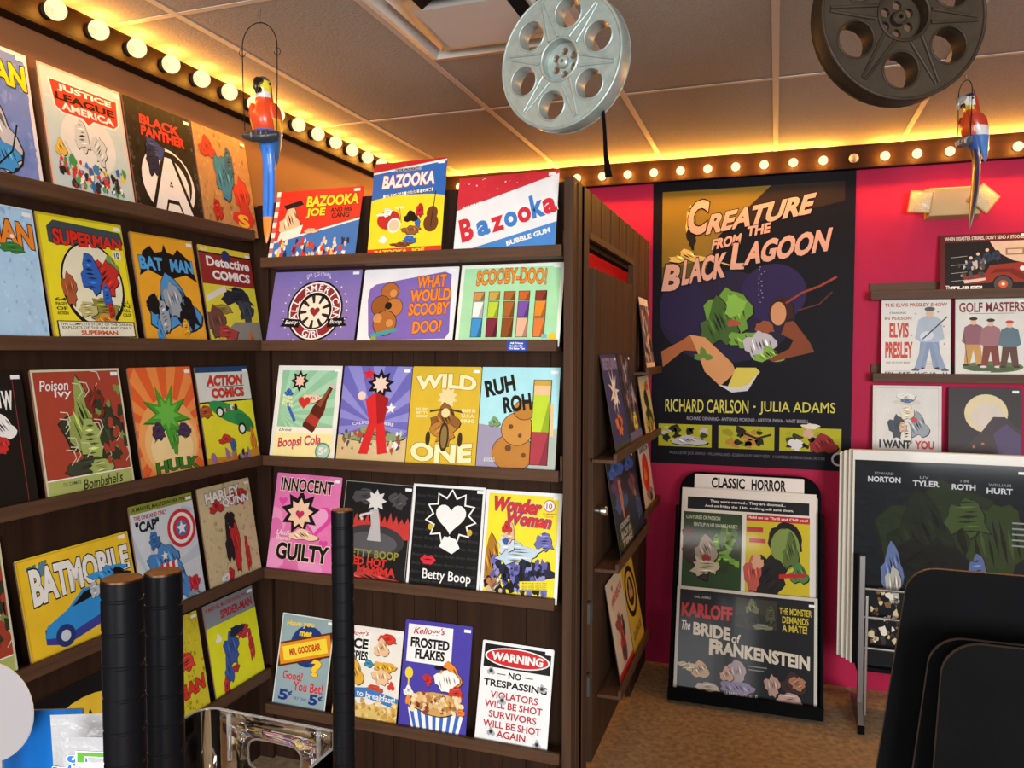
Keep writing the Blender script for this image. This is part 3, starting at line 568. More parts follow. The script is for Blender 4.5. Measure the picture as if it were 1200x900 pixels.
def heart(a, c, x, y, s):
    pts = []
    for i in range(30):
        t = 2 * PI * i / 30; pts.append((x + s * 16 * math.sin(t) ** 3 / 17, y + s * (13 * math.cos(t) - 5 * math.cos(2 * t) - 2 * math.cos(3 * t) - math.cos(4 * t)) / 17 * a.w / a.h))
    a.poly(c, pts)
def s4a(a):
    for i in range(9): a.b('#e894c0' if i % 2 else '#db6ca6', a.rd.random(), a.rd.random(), .2, .16, i, .4, 18, True, False)
    heart(a, '#d8469a', .68, .56, .25); heart(a, '#e8a0c8', .66, .57, .2); heart(a, '#d8469a', .14, .72, .07); heart(a, '#d8469a', .82, .33, .07)
    a.star('#19141a', .42, .62, .30, .62, 9); a.star('#efc9a8', .42, .61, .2, .66, 9); heart(a, '#b83058', .42, .60, .07); a.b('#efc9a8', .5, .40, .24, .06, 3)
    a.t('#1a1416', 'INNOCENT', .08, .82, .88, .955, .03, '#f0dcc0', .035, sh=-.01); a.t('#1a1416', 'GUILTY', .12, .14, .92, .31, .045, '#f0dcc0', .035); a.t(W, 'Until', .1, .38, .28, .43, .01, it=.1); a.t(W, 'Proven', .1, .33, .32, .375, .01, it=.1)
def s4b(a):
    a.border('#8f8c88', .003); a.b('#4a484a', .3, .86, .2, .1, 4); a.b('#4a484a', .8, .84, .15, .1, 6)
    q = []
    for i in range(25): q.append((i / 24, .60 + (.12 if i % 2 else .0) * (.5 + .5 * a.rd.random())))
    a.poly('#c03a34', [(0, .46), (1, .46)] + q[::-1]); a.e('#3a383a', .48, .42, .46, .16); a.e('#565458', .48, .40, .36, .11)
    a.star('#d8d4d0', .48, .82, .15, .6, 8); a.poly('#b8b4b4', [(.40, .72), (.52, .74), (.56, .6), (.60, .42), (.40, .42), (.44, .58)]); a.line('#c9c6c4', [(.44, .70), (.26, .66), (.3, .62)], .01); a.b('#b84440', .5, .06, .5, .08, 3, .4)
    a.t('#8f8a3a', 'BETTY BOOP', .12, .25, .88, .33, .03); a.t('#c8342c', 'RED HOT', .15, .17, .72, .25, .045); a.t('#c8342c', 'MAMMA', .3, .085, .86, .17, .045)
def lips(a, x, y, s):
    a.poly('#d02c3c', [(x - s, y), (x - .4 * s, y + .4 * s), (x, y + .25 * s), (x + .4 * s, y + .4 * s), (x + s, y), (x + .5 * s, y - .4 * s), (x - .5 * s, y - .4 * s)]); a.poly('#5a1018', [(x - .7 * s, y), (x, y + .08 * s), (x + .7 * s, y), (x, y - .06 * s)])
def s4c(a):
    for i in range(11): a.t('#3a3a3c', 'Betty Boop Betty Boop Betty Boop', .06, .07 + .08 * i, .94, .105 + .08 * i, .0, it=.02)
    a.star(W, .55, .70, .36, .72, 11); a.star(K, .55, .70, .33, .70, 11); heart(a, W, .55, .70, .22); a.poly(W, [(.48, .52), (.64, .5), (.7, .42), (.6, .36), (.42, .42)]); a.e('#c9a83a', .28, .60, .035, .03); a.e('#c9a83a', .82, .57, .035, .03); lips(a, .28, .29, .11)
    a.t(W, 'Betty Boop', .22, .08, .88, .2, .01, sh=-.01); a.border('#e4e3e0', .011)
def s4d(a):
    a.r('#ead82e', .05, .06, .95, .95); a.b('#a87424', .12, .36, .14, .22, 3); a.b('#20203a', .6, .24, .38, .18, 5, .45); a.b('#6a6aa8', .8, .56, .14, .12, 4, .5); a.crowd(['#6a6ab0', '#23233c', '#8a8ac8', K, '#5a5a98'], .12, .08, .88, .36, 70, .05, 6); a.b('#b8ccd8', .46, .44, .34, .14, 8, .5); a.b('#c9d4dc', .3, .52, .12, .12, 2, .5); a.b('#e0b08c', .34, .62, .08, .12, 4); a.b('#c8302c', .3, .66, .07, .06, 3); a.b('#34589a', .3, .53, .05, .04, 5); a.crowd(['#c9b48c', '#b87848', '#dccfc0', K], .06, .06, .3, .16, 14, .05, 3)
    a.t('#cc2f34', 'Wonder', .1, .80, .74, .93, .05, '#3a3a80', .03, sh=-.02, it=.06); a.t('#cc2f34', 'Woman', .28, .68, .88, .80, .05, '#3a3a80', .03, sh=-.02, it=.06); a.e('#c04030', .84, .88, .075); a.e(W, .84, .88, .065); a.t('#c04030', '10', .80, .855, .875, .905, .03); a.t('#b8702c', 'SUMMER', .76, .80, .93, .815, .01); a.t('#b8702c', 'ISSUE', .79, .775, .9, .79, .01)
    a.poly('#ead82e', [(.52, .10), (.90, .125), (.89, .205), (.51, .175)])
    for i in range(4): a.t('#5a4a10', 'MORE PAGES OF ACTION', .55, .115 + .017 * i, .86, .127 + .017 * i, .01, sh=.02)
    a.border('#e6e6e6', .013)
def s5a(a):
    a.e('#1d3678', .54, .68, .33); a.t('#ecc43a', 'Have you', .1, .86, .62, .94, .03, sh=.02); a.t('#ecc43a', 'met', .36, .78, .6, .845, .05)
    P = lambda u, v: (.5 + (u * .96 - v * .28) * .1 / a.w, .645 + (u * .28 + v * .96) * .1 / a.h)
    a.poly('#5a2a14', [P(-1.45, -.5), P(1.45, -.5), P(1.45, .5), P(-1.45, .5)]); a.poly('#e08a24', [P(-1.3, -.42), P(1.3, -.42), P(1.3, .42), P(-1.3, .42)]); a.poly('#ecd03a', [P(-1.1, -.3), P(1.1, -.3), P(1.1, .3), P(-1.1, .3)]); a.t('#c03a22', 'MR. GOODBAR', .2, .61, .8, .685, .05, rot=16)
    a.t('#ecc43a', '?', .64, .38, .84, .56, .06, '#7a5a20', .02); a.t('#c8282c', 'Good?', .14, .31, .52, .40, .02); a.t('#c8282c', 'You Bet!', .36, .21, .92, .31, .02, sh=.01); a.t('#1d3678', '5', .1, .09, .28, .2, .04); a.t('#1d3678', '¢', .28, .14, .36, .2, .03); a.t('#1d3678', 'TRY ONE', .38, .115, .64, .145, .0); a.t('#1d3678', '5', .68, .09, .84, .2, .04); a.t('#1d3678', '¢', .85, .14, .93, .2, .03); a.border('#d8d8d2', .005)
def s5b(a):
    a.r('#f0eee8', .03, .62, .5, .95); a.t('#c03030', "Kellogg's", .08, .88, .46, .95, .02, it=.08, sh=.02); a.t(K, 'RICE', .08, .76, .47, .87, .05); a.t(K, 'KRISPIES', .06, .64, .48, .74, .04)
    a.b('#d8382c', .76, .90, .16, .07, 4); a.b('#e8bc90', .68, .80, .12, .1, 3); a.b('#e0a83a', .76, .60, .2, .07, 7); a.b('#e8bc90', .72, .50, .16, .1, 5); a.b('#c84a2c', .62, .37, .14, .05, 2); a.b('#3a86a0', .5, .62, .08, .05, 9); a.b('#e0a83a', .3, .5, .15, .14, 3); a.b('#d8382c', .88, .42, .06, .05, 3)
    a.poly('#3f78b8', [(0, .22), (0, .33), (.5, .37), (1, .30), (1, .19), (.5, .27)]); a.t(W, 'to breakfast!', .36, .26, .96, .325, .02, sh=-.03); a.r('#d8b86a', .0, .0, 1, .2); a.crowd(['#e0c078', '#c89a48', '#ead29a', '#b88838'], 0, .02, 1, .24, 90, .04, 5, 1)
def s5c(a):
    a.r('#eceae6', .05, .62, .72, .96); a.t('#b82a34', "Kellogg's", .14, .865, .6, .945, .02, it=.08, sh=.02); a.t(K, 'FROSTED', .1, .755, .68, .845, .05); a.t(K, 'FLAKES', .18, .655, .62, .745, .05)
    a.b('#e08a34', .70, .54, .2, .12, 3, .3); a.b('#f0e8e0', .68, .49, .2, .12, 5, .3); a.b(K, .56, .60, .1, .02, 2); a.b('#c03030', .40, .48, .08, .07, 6, .5); a.b('#c03a2c', .82, .40, .12, .08, 4)
    a.e('#e8cc3a', .11, .52, .06, .05); a.line('#e8cc3a', [(.11, .48), (.12, .3)], .006); a.b('#f0e8e0', .12, .36, .08, .05, 3); a.b('#e08a34', .14, .28, .06, .06, 4)
    a.poly('#ecebe6', [(.13, .22), (.95, .22), (.88, .0), (.22, .0)])
    for i in range(7): x = .15 + .115 * i; a.poly('#3a66b8', [(x, .22), (x + .055, .22), (.24 + (x + .055 - .13) * .78, .0), (.24 + (x - .13) * .78, .0)], step=False)
    a.k += 1; a.b('#c89a5a', .54, .28, .40, .11, 7, .15); a.crowd(['#d8b47a', '#b07a3c', '#ecd4a8', '#8a3c2c', '#e0c090'], .18, .2, .90, .36, 60, .05, 3, 1); a.b('#e07a34', .9, .24, .07, .04, 2)
def s5d(a):
    a.r(K, .035, .745, .965, .97); a.e('#e8e6e2', .5, .857, .455, .098); a.e('#c8242a', .5, .857, .43, .086); a.t(W, 'WARNING', .14, .815, .86, .90, .07); a.t(K, 'NO', .4, .655, .58, .72, .03); a.r(K, .24, .685, .36, .693); a.r(K, .62, .685, .74, .693); a.t(K, 'TRESPASSING', .06, .56, .94, .63, .03)
    for q, y, x in (('VIOLATORS', .45, .17), ('WILL BE SHOT', .36, .1), ('SURVIVORS', .265, .17), ('WILL BE SHOT', .17, .1), ('AGAIN', .085, .3)): a.t('#b8222a', q, x, y, 1 - x, y + .068, .025)
    for x, y in ((.15, .71), (.87, .61), (.34, .44), (.22, .13), (.86, .085)): a.b('#a8aaac', x, y, .06, .046, 3, .4); a.e('#55575a', x, y, .028); a.e(K, x, y, .014)

SG = {'W': 'tin signs on the left wall ledges', 'S': 'tin signs on the booth front ledges', 'D': 'tin signs on the booth door and side ledges', 'P': 'tin signs on the pink wall ledges'}
def place(kind, row, along, wd, ht, roll):
    """matrix of a sign leaning back in a ledge"""
    drop = abs(math.sin(math.radians(roll))) * wd / 2
    if kind == 'S': y0, back, z = .024, .112, ZS[row]; t = math.asin(min(.3, (back - y0 - .006) / ht)); return T((along, y0, z + .0158 + drop)) @ RX(-math.degrees(t)) @ RY(-roll)
    if kind == 'W': y0, back, z = .022, .0935, ZW[row]; t = math.asin(min(.3, (back - y0 - .006) / ht)); return T((-y0, along, z + .0158 + drop)) @ RZ(90) @ RX(-math.degrees(t)) @ RY(-roll)
    if kind == 'D': x, xb, z = row; t = math.asin(min(.3, (x - .02 - xb - .007) / ht)); return T((x - .02, along, z + .0158 + drop)) @ RZ(90) @ RX(-math.degrees(t)) @ RY(-roll)
    if kind == 'P': t = math.asin(.040 / ht); return T((along, 1.652, row + .0158 + drop)) @ RX(-math.degrees(t)) @ RY(-roll)
Pw, Ph = .316, .414
LST = [
 ('W', 0, -1.146, Pw, Ph, 0, '#6f86c4', w1a, 'pale blue tin sign with yellow title at left edge of the top ledge'),
 ('W', 0, -.796, Pw, Ph, 0, '#b6cccd', w1b, 'light blue tin sign with JUSTICE LEAGUE on a red badge'),
 ('W', 0, -.466, .322, Ph, 0, '#1a1716', w1c, 'black tin sign with huge white letter A in a circle'),
 ('W', 0, -.137, Pw, Ph, 0, '#b98a55', w1d, 'tan tin sign with red and blue patches behind the hanging parrot'),
 ('W', 1, -1.138, Pw, Ph, 0, '#a9cbe6', w2a, 'plain sky blue tin sign with orange title cut by the photo edge'),
 ('W', 1, -.800, .329, Ph, 1, '#e8d828', w2b, 'bright yellow tin sign with red title over a black framed oval'),
 ('W', 1, -.447, .308, .405, 1, '#e8a428', w2c, 'orange yellow tin sign with blue title on black wing shape'),
 ('W', 1, -.113, Pw, .405, 0, '#d8cc38', w2d, 'tin sign with Detective COMICS in white on dark red'),
 ('W', 2, -1.188, Pw, Ph, 0, '#171513', w3a, 'black tin sign with thin red line at left end of third ledge'),
 ('W', 2, -.834, .335, Ph, 0, '#a3412f', ivy, 'rust red tin sign with olive tangle and white words Poison Ivy'),
 ('W', 2, -.474, .306, Ph, 0, '#e0602c', w3c, 'orange sunburst tin sign with green splash and green HULK lettering'),
 ('W', 2, -.139, Pw, .41, 0, '#e4da2a', w3d, 'tin sign with ACTION COMICS in red above a green car'),
 ('W', 3, -1.27, Pw, Ph, 0, '#a3412f', ivy, 'rust red tin sign with green bottom band, cut off at left of fourth ledge'),
 ('W', 3, -.854, .425, .330, 0, '#e8c02c', w4b, 'wide yellow tin sign with a blue car and white block title'),
 ('W', 3, -.480, .308, .41, 0, '#ccd4da', w4c, 'pale tin sign with round red white and blue star shield'),
 ('W', 3, -.139, Pw, .415, 0, '#c9bb90', w4d, 'aged cream tin sign with tall red and black patches'),
 ('W', 4, -.87, .425, .325, 0, '#0e0e10', w5a, 'wide black tin sign with a yellow oval and black wing emblem'),
 ('W', 4, -.458, .30, .39, 0, '#c9b92a', w5b, 'mottled mustard tin sign behind the two black posts'),
 ('W', 4, -.120, .305, .39, 0, '#dcdc26', w5c, 'grey topped tin sign with yellow panel in the lowest corner'),
 ('S', 0, .226, .418, .327, 0, '#cf3428', s1a, 'red and blue landscape tin sign reading BAZOOKA JOE'),
 ('S', 0, .655, .323, .408, 1, '#2f66b4', s1b, 'upright blue and yellow tin sign with a drum and double bass'),
 ('S', 0, 1.073, .408, .325, 1, '#e2e4e6', s1c, 'white landscape tin sign with slanted red and blue gum lettering'),
 ('S', 1, .215, .425, .332, 0, '#7f6fae', s2a, 'purple tin sign with round ALL AMERICAN GIRL badge'),
 ('S', 1, .651, .423, .330, 0, '#e6e3e6', s2b, 'white tin sign with purple panel and stacked orange question'),
 ('S', 1, 1.084, .421, .332, 0, '#a5d9a8', s2c, 'mint green tin sign with a row of coloured figures'),
 ('S', 2, .172, .316, Ph, 0, '#e6e2dc', s3a, 'green and cream tin sign with tilted cola bottle and 5 cent disc'),
 ('S', 2, .497, .316, Ph, 0, '#6a66b4', s3b, 'violet sunray tin sign with a bright red patch'),
 ('S', 2, .808, .300, .415, 0, '#d2b032', s3c, 'golden yellow tin sign reading WILD ONE'),
 ('S', 2, 1.120, .318, .415, 0, '#a8dce2', s3d, 'pale blue tin sign with black words RUH ROH'),
 ('S', 3, .155, .325, .425, -1, '#e077ae', s4a, 'hot pink tin sign reading INNOCENT and GUILTY'),
 ('S', 3, .494, .316, .41, -1, '#1a1819', s4b, 'black and grey tin sign with red flames behind the right post'),
 ('S', 3, .817, .316, .42, 0, '#121212', s4c, 'black tin sign with white border and red lips print'),
 ('S', 3, 1.134, .312, .415, 0, '#ead82e', s4d, 'white bordered yellow tin sign with red comic title and blue crowd'),
 ('S', 4, .145, .262, .395, -1, '#8fa3a6', s5a, 'grey tin sign with a chocolate bar on a navy circle'),
 ('S', 4, .460, .30, .385, 0, '#e8e2d6', s5b, 'cream cereal tin sign half hidden by the right post'),
 ('S', 4, .769, .298, .44, 0, '#4a3fa0', s5c, 'indigo tin sign with FROSTED FLAKES over a striped bowl'),
 ('S', 4, 1.104, .297, .39, -1, '#e4e5e4', s5d, 'white WARNING NO TRESPASSING tin sign with bullet holes'),
]
for (k, row, al, wd, ht, roll, bg, art, lb) in LST:
    sign('tin_sign', place(k, row, al, wd, ht, roll), wd, ht, bg, art, lb, 'sign', SG[k], thick=.006 if k == 'W' else .004, side='#7a5a48' if k == 'W' else '#3a322e')

def d1a(a): a.crowd(['#c9bcb4', '#4a2a2c', '#8a4a3c', '#2a2226', '#d8ccc4'], .04, .06, .96, .92, 60, .07, 3); a.r('#ddd4cc', 0, .9, 1, 1); a.r('#d8c8b0', 0, 0, 1, .12)
def d2a(a):
    a.r('#5a527a', 0, .84, 1, .97); a.t('#8a84a8', 'RETURN', .08, .84, .92, .96, .03); a.star('#e8e4d8', .5, .62, .34, .3, 9, 0); a.b('#f0ecd8', .5, .60, .16, .14, 3); a.b('#d8703a', .5, .28, .26, .16, 5, .5); a.b('#4a3a6a', .5, .3, .1, .06, 2); a.r('#3f4a3a', 0, 0, 1, .1)
def d2b(a): a.crowd(['#5a5468', '#a89cb0', '#1c1a26', '#8a5a4a', '#3a3450'], .1, .3, .95, .95, 60, .07, 3); a.b('#c9b04a', .6, .24, .2, .14, 4); a.r('#6a628a', .0, 0, 1, .14)
def d2c(a): a.b('#3a4426', .55, .4, .3, .4, 3, .5); a.b('#26301c', .5, .56, .2, .3, 6, .5); a.b('#c8622c', .66, .84, .2, .1, 4); a.b('#8a8a3a', .6, .2, .4, .14, 5, .4); a.crowd(['#2c3018', '#b89a4a'], .2, .08, .9, .3, 20, .06, 2)
def d3a(a):
    a.b('#3a62b0', .5, .86, .5, .12, 3); a.b('#5a3a62', .4, .68, .36, .12, 5); a.b('#34508a', .5, .5, .46, .12, 2); a.b('#c87a4a', .55, .54, .1, .26, 7, .4); a.b('#3a4030', .5, .16, .5, .16, 3, .2)
    for i, q in enumerate(('JOURNEY', 'BACK IN', 'TIME')): a.t('#b8bab4', q, .2, .24 - .085 * i, .86, .31 - .085 * i, .04, it=.05)
def d3b(a): a.b('#3a5cb0', .5, .88, .45, .1, 3); a.b('#6a4a52', .5, .62, .34, .2, 5, .5); a.b('#3a5488', .7, .34, .25, .2, 2); a.b('#a87a5a', .6, .5, .1, .06, 4)
def d3c(a): a.t('#4a4440', 'GAME ROOM', .1, .86, .9, .95, .04); a.e('#c8342a', .46, .54, .3, .3); a.b('#d8903a', .4, .52, .14, .12, 3); a.b('#8a8684', .6, .2, .3, .13, 5, .4); a.b('#3a3634', .7, .14, .12, .08, 2)
def d4a(a): a.star('#5a5450', .34, .9, .06); a.t('#b83a34', 'FIRE', .2, .73, .46, .82, .05, sh=.06); a.t('#b83a34', 'RESCUE', .48, .77, .9, .86, .05, sh=.06); a.b('#8a4a48', .42, .52, .2, .12, 5, .5); a.b('#b8383a', .5, .34, .16, .26, 3, .4); a.b('#3a3638', .66, .44, .08, .14, 2); a.b('#4a4446', .5, .2, .12, .1, 6); a.r('#c03038', 0, 0, 1, .09)
def d4b(a): a.e('#1f1c1a', .5, .66, .42, .3); a.e('#d8b83a', .5, .66, .33, .235); a.e('#2a2624', .5, .66, .24, .17); a.b('#c89a6a', .5, .68, .16, .13, 3); a.t('#8a6a1a', 'GARAGE', .15, .14, .85, .24, .04, sh=.03)
DX, EX = 1.4638, 1.4404
for (row, al, wd, ht, bg, art, lb) in (
    ((EX, 1.364, 1.5775), 1.4461, 0.2769, 0.39405, '#6a5a58', d1a, 'narrow dark and pale tin sign on the short ledge at top of the booth side'),
    ((DX, 1.362, 1.2506), 0.5536, 0.3195, 0.426, '#3c3768', d2a, 'violet tin sign with white starburst on the upper door ledge'),
    ((DX, 1.362, 1.2506), 0.8986, 0.30885, 0.426, '#2a2636', d2b, 'murky dark tin sign right of the violet one on the door'),
    ((EX, 1.364, 1.2261), 1.4727, 0.33015, 0.325, '#cdbb8a', d2c, 'cream tin sign with dark green patch beside the wall poster'),
    ((DX, 1.362, 0.7926), 0.6846, 0.35145, 0.431325, '#20222c', d3a, 'dark blue tin sign with orange streak and grey lettering on the door'),
    ((DX, 1.362, 0.7926), 1.0147, 0.2769, 0.399375, '#1a2238', d3b, 'navy tin sign right of the grey lettered one on the door'),
    ((EX, 1.364, 0.8352), 1.4727, 0.33015, 0.35145, '#d2cac0', d3c, 'off white tin sign with a red oval on the booth side'),
    ((DX, 1.362, 0.2356), 0.6856, 0.33015, 0.43665, '#d6cab4', d4a, 'cream tin sign with red bottom edge on the lowest door ledge'),
    ((DX, 1.362, 0.2356), 1.0126, 0.2982, 0.410025, '#d0b23a', d4b, 'yellow tin sign with black round badge on the lowest door ledge')):
    sign('tin_sign', place('D', row, al, wd, ht, 0), wd, ht, bg, art, lb, 'sign', SG['D'], side='#3a322e', sticker=(.40, .95))

def p1a(a):
    a.r('#1c1816', .05, .06, .95, .87); a.poly('#c9b49c', [(.55, .87), (.95, .87), (.95, .5), (.8, .55), (.62, .7)]); a.t('#d8cfc4', "WHEN DISASTER STRIKES, DON'T SEND A STOOGE", .05, .895, .92, .965, .02); a.r('#8a6a5a', .72, .64, .92, .75); a.r('#c9b49c', .74, .66, .90, .73)
    a.poly('#8a3020', [(.25, .30), (.5, .36), (.55, .48), (.9, .52), (.95, .42), (.95, .2), (.6, .2), (.3, .18)]); a.poly('#c8c0b8', [(.26, .24), (.5, .28), (.5, .24), (.27, .19)]); a.e(K, .69, .17, .115); a.e('#4a4644', .69, .17, .1); a.e('#c85a2c', .69, .17, .05); a.e('#e0d8d0', .69, .17, .02); a.e('#dcdce0', .90, .42, .03); a.poly('#6a2418', [(.55, .33), (.62, .36), (.76, .36), (.86, .26), (.95, .22), (.95, .3), (.8, .42), (.6, .42)])
    for x, y in ((.42, .56), (.52, .62), (.62, .64), (.34, .5)): a.b('#2c3348', x, y, .06, .12, 4, .4); a.e('#d8b89a', x, y + .11, .02)
    for i in range(4): a.line('#b8b4b0', [(.12, .62 - .13 * i), (.3, .64 - .13 * i)], .002)
    a.crowd(['#4a4644', '#b8b0a8'], .2, .3, .5, .6, 18, .03, 4); a.t(W, 'The', .06, .1, .14, .16, .02); a.t(W, 'THREE!', .12, .055, .46, .15, .04, it=.04)
def person(a, x, y, s, coat, trousers, hat, shoe='#2c2624'):
    w_, h_ = s / a.w, s / a.h
    a.poly(trousers, [(x - .13 * w_, y + .46 * h_), (x + .13 * w_, y + .46 * h_), (x + .17 * w_, y + .03 * h_), (x + .05 * w_, y + .03 * h_), (x, y + .34 * h_), (x - .06 * w_, y + .03 * h_), (x - .17 * w_, y + .03 * h_)])
    a.poly(coat, [(x - .16 * w_, y + .80 * h_), (x - .06 * w_, y + .86 * h_), (x + .06 * w_, y + .86 * h_), (x + .16 * w_, y + .80 * h_), (x + .21 * w_, y + .5 * h_), (x + .13 * w_, y + .44 * h_), (x - .13 * w_, y + .44 * h_), (x - .21 * w_, y + .5 * h_)])
    a.e('#d6b092', x, y + .91 * h_, .055 * w_, .065 * h_); a.e(hat, x, y + .97 * h_, .075 * w_, .035 * h_)
    for q in (-.13, .13): a.e(shoe, x + q * w_, y + .02 * h_, .065 * w_, .022 * h_)
def p2a(a):
    a.t('#b04a3a', 'THE ELVIS PRESLEY SHOW', .05, .91, .95, .955, .03); a.t('#4a4a4c', 'STARRING', .12, .82, .36, .845, .01); a.t('#b04a3a', 'IN PERSON', .05, .745, .44, .785, .02); a.t('#c0402e', 'ELVIS', .12, .52, .40, .71, .04); a.t('#c0402e', 'PRESLEY', .06, .26, .46, .47, .04); a.t('#4a4a4c', 'AND HIS SHOW BAND', .07, .195, .42, .22, .005)
    person(a, .70, .12, .32, '#a9b2be', '#7f8fa8', '#5a5450'); a.e('#c9d0d6', .66, .54, .10, .06, rot=20); a.line('#3a3a40', [(.6, .5), (.95, .78)], .006); a.poly('#8a98b0', [(.60, .46), (.66, .46), (.58, .12), (.48, .12)]); a.poly('#8a98b0', [(.74, .46), (.80, .44), (.94, .13), (.84, .13)]); a.b('#55575c', .5, .12, .06, .02, 3); a.b('#55575c', .92, .12, .06, .02, 3)
    for x, y in ((.5, .82), (.82, .84), (.9, .66), (.91, .44), (.44, .55)): a.star('#c0605a', x, y, .02)
    for i in range(5): a.r('#a8a8a4', .62, .14 + .02 * i, .78, .146 + .02 * i)
    a.r('#a8a8a4', .04, .10, .96, .104); a.t('#3a3a3c', 'FRI - SAT  AUG 10 - 11', .06, .045, .95, .09, .02); a.border('#cfcac0', .003)
def p2b(a):
    a.border('#8f8c84', .003); a.t('#7a2c2a', 'GOLF MASTERS', .06, .83, .96, .95, .02, '#c9b8b0', .02); a.r('#6a6a66', .2, .81, .82, .816); a.e('#5a6a3a', .53, .16, .42, .07); a.e('#4a5830', .5, .14, .34, .04)
    person(a, .26, .17, .245, '#8a5a62', '#c0904a', '#2c2828'); person(a, .50, .15, .245, '#9a6a6e', '#7a3a2c', '#3a2c2c', '#d8d0c4'); person(a, .76, .15, .235, '#5a7078', '#5a3a2c', '#c03a30'); a.line('#4a4644', [(.13, .55), (.18, .2)], .003); a.r(W, .24, .095, .5, .105); a.t('#6a5a50', 'Three of the Finest on the Course', .1, .02, .92, .05, .005)
def p3a(a):
    a.border('#cfc9c2', .012); a.line('#b08a8a', [(.045, .02), (.045, .97), (.955, .97), (.955, .02)], .0015); a.b('#8f959c', .66, .52, .17, .16, 3, .4); a.b('#3a3d46', .36, .5, .14, .18, 5, .4); a.b('#d8d2c4', .5, .42, .09, .18, 4, .3); a.b('#dccfb4', .5, .68, .11, .1, 2, .3); a.b('#e0dcd0', .5, .86, .15, .06, 6, .3); a.e('#c9c2b0', .5, .80, .2, .035); a.b('#5a6f8f', .5, .82, .11, .03, 7); a.b('#d0a890', .44, .5, .06, .07, 2); a.e('#c03434', .61, .585, .045); a.t(K, 'I WANT', .10, .24, .56, .34, .05); a.t('#c03434', 'YOU', .62, .24, .90, .34, .06); a.t(K, 'FOR U.S. ARMY', .1, .14, .9, .20, .04)
def p3b(a):
    a.e('#d8c69a', .52, .70, .30); a.e('#d2c4b4', .54, .66, .22); a.poly('#3a2a2c', [(0, .0), (0, .22), (.25, .30), (.48, .5), (.62, .66), (.78, .66), (1, .5), (1, 0)]); a.poly('#4a3a5c', [(.62, .46), (.8, .58), (1, .44), (1, .2), (.7, .2)])
    for i in range(13): q = a.rd; x, y = q.uniform(.1, .7), q.uniform(.05, .35); a.e('#d08a3a', x, y, .02); a.e('#7a3a20', x, y, .01)
for (z, al, wd, ht, bg, art, lb) in ((1.9662, 3.0347, 0.399375, 0.30885, '#5a201c', p1a, 'maroon framed tin sign with an antique fire engine'), (1.5434, 2.7311, 0.3195, 0.410025, '#d9d5cc', p2a, 'white concert tin sign with a guitar player in blue grey'), (1.5434, 3.0666, 0.31524, 0.410025, '#d6d2c8', p2b, 'white tin sign showing three golfers on grass'),
                                  (1.0823, 2.6992, 0.3195, 0.42813, '#d3cec6', p3a, 'white recruiting tin sign reading I WANT YOU'), (1.0823, 3.0507, 0.3195, 0.420675, '#2c2220', p3b, 'dark brown tin sign with a big pale moon')):
    sign('tin_sign', place('P', z, al, wd, ht, 0), wd, ht, bg, art, lb, 'sign', SG['P'], side='#4a3a34', sticker=(.43, .96) if bg != '#d9d5cc' and bg != '#d3cec6' else False)

# small blue tax notice stuck on the ledge lip
def tx(a):
    for i, q in enumerate(('All Prices', 'Include', 'TN Sales Tax')): a.t(W, q, .16 if i < 2 else .08, .68 - .28 * i, .84 if i < 2 else .94, .88 - .28 * i, .05)
sign('price_notice', T((1.137, -.0012, 1.7015)), .076, .036, '#2448b0', tx, 'small blue paper notice about prices on the booth ledge lip', 'notice', None, .0010, ink, '#2448b0', False, .001)

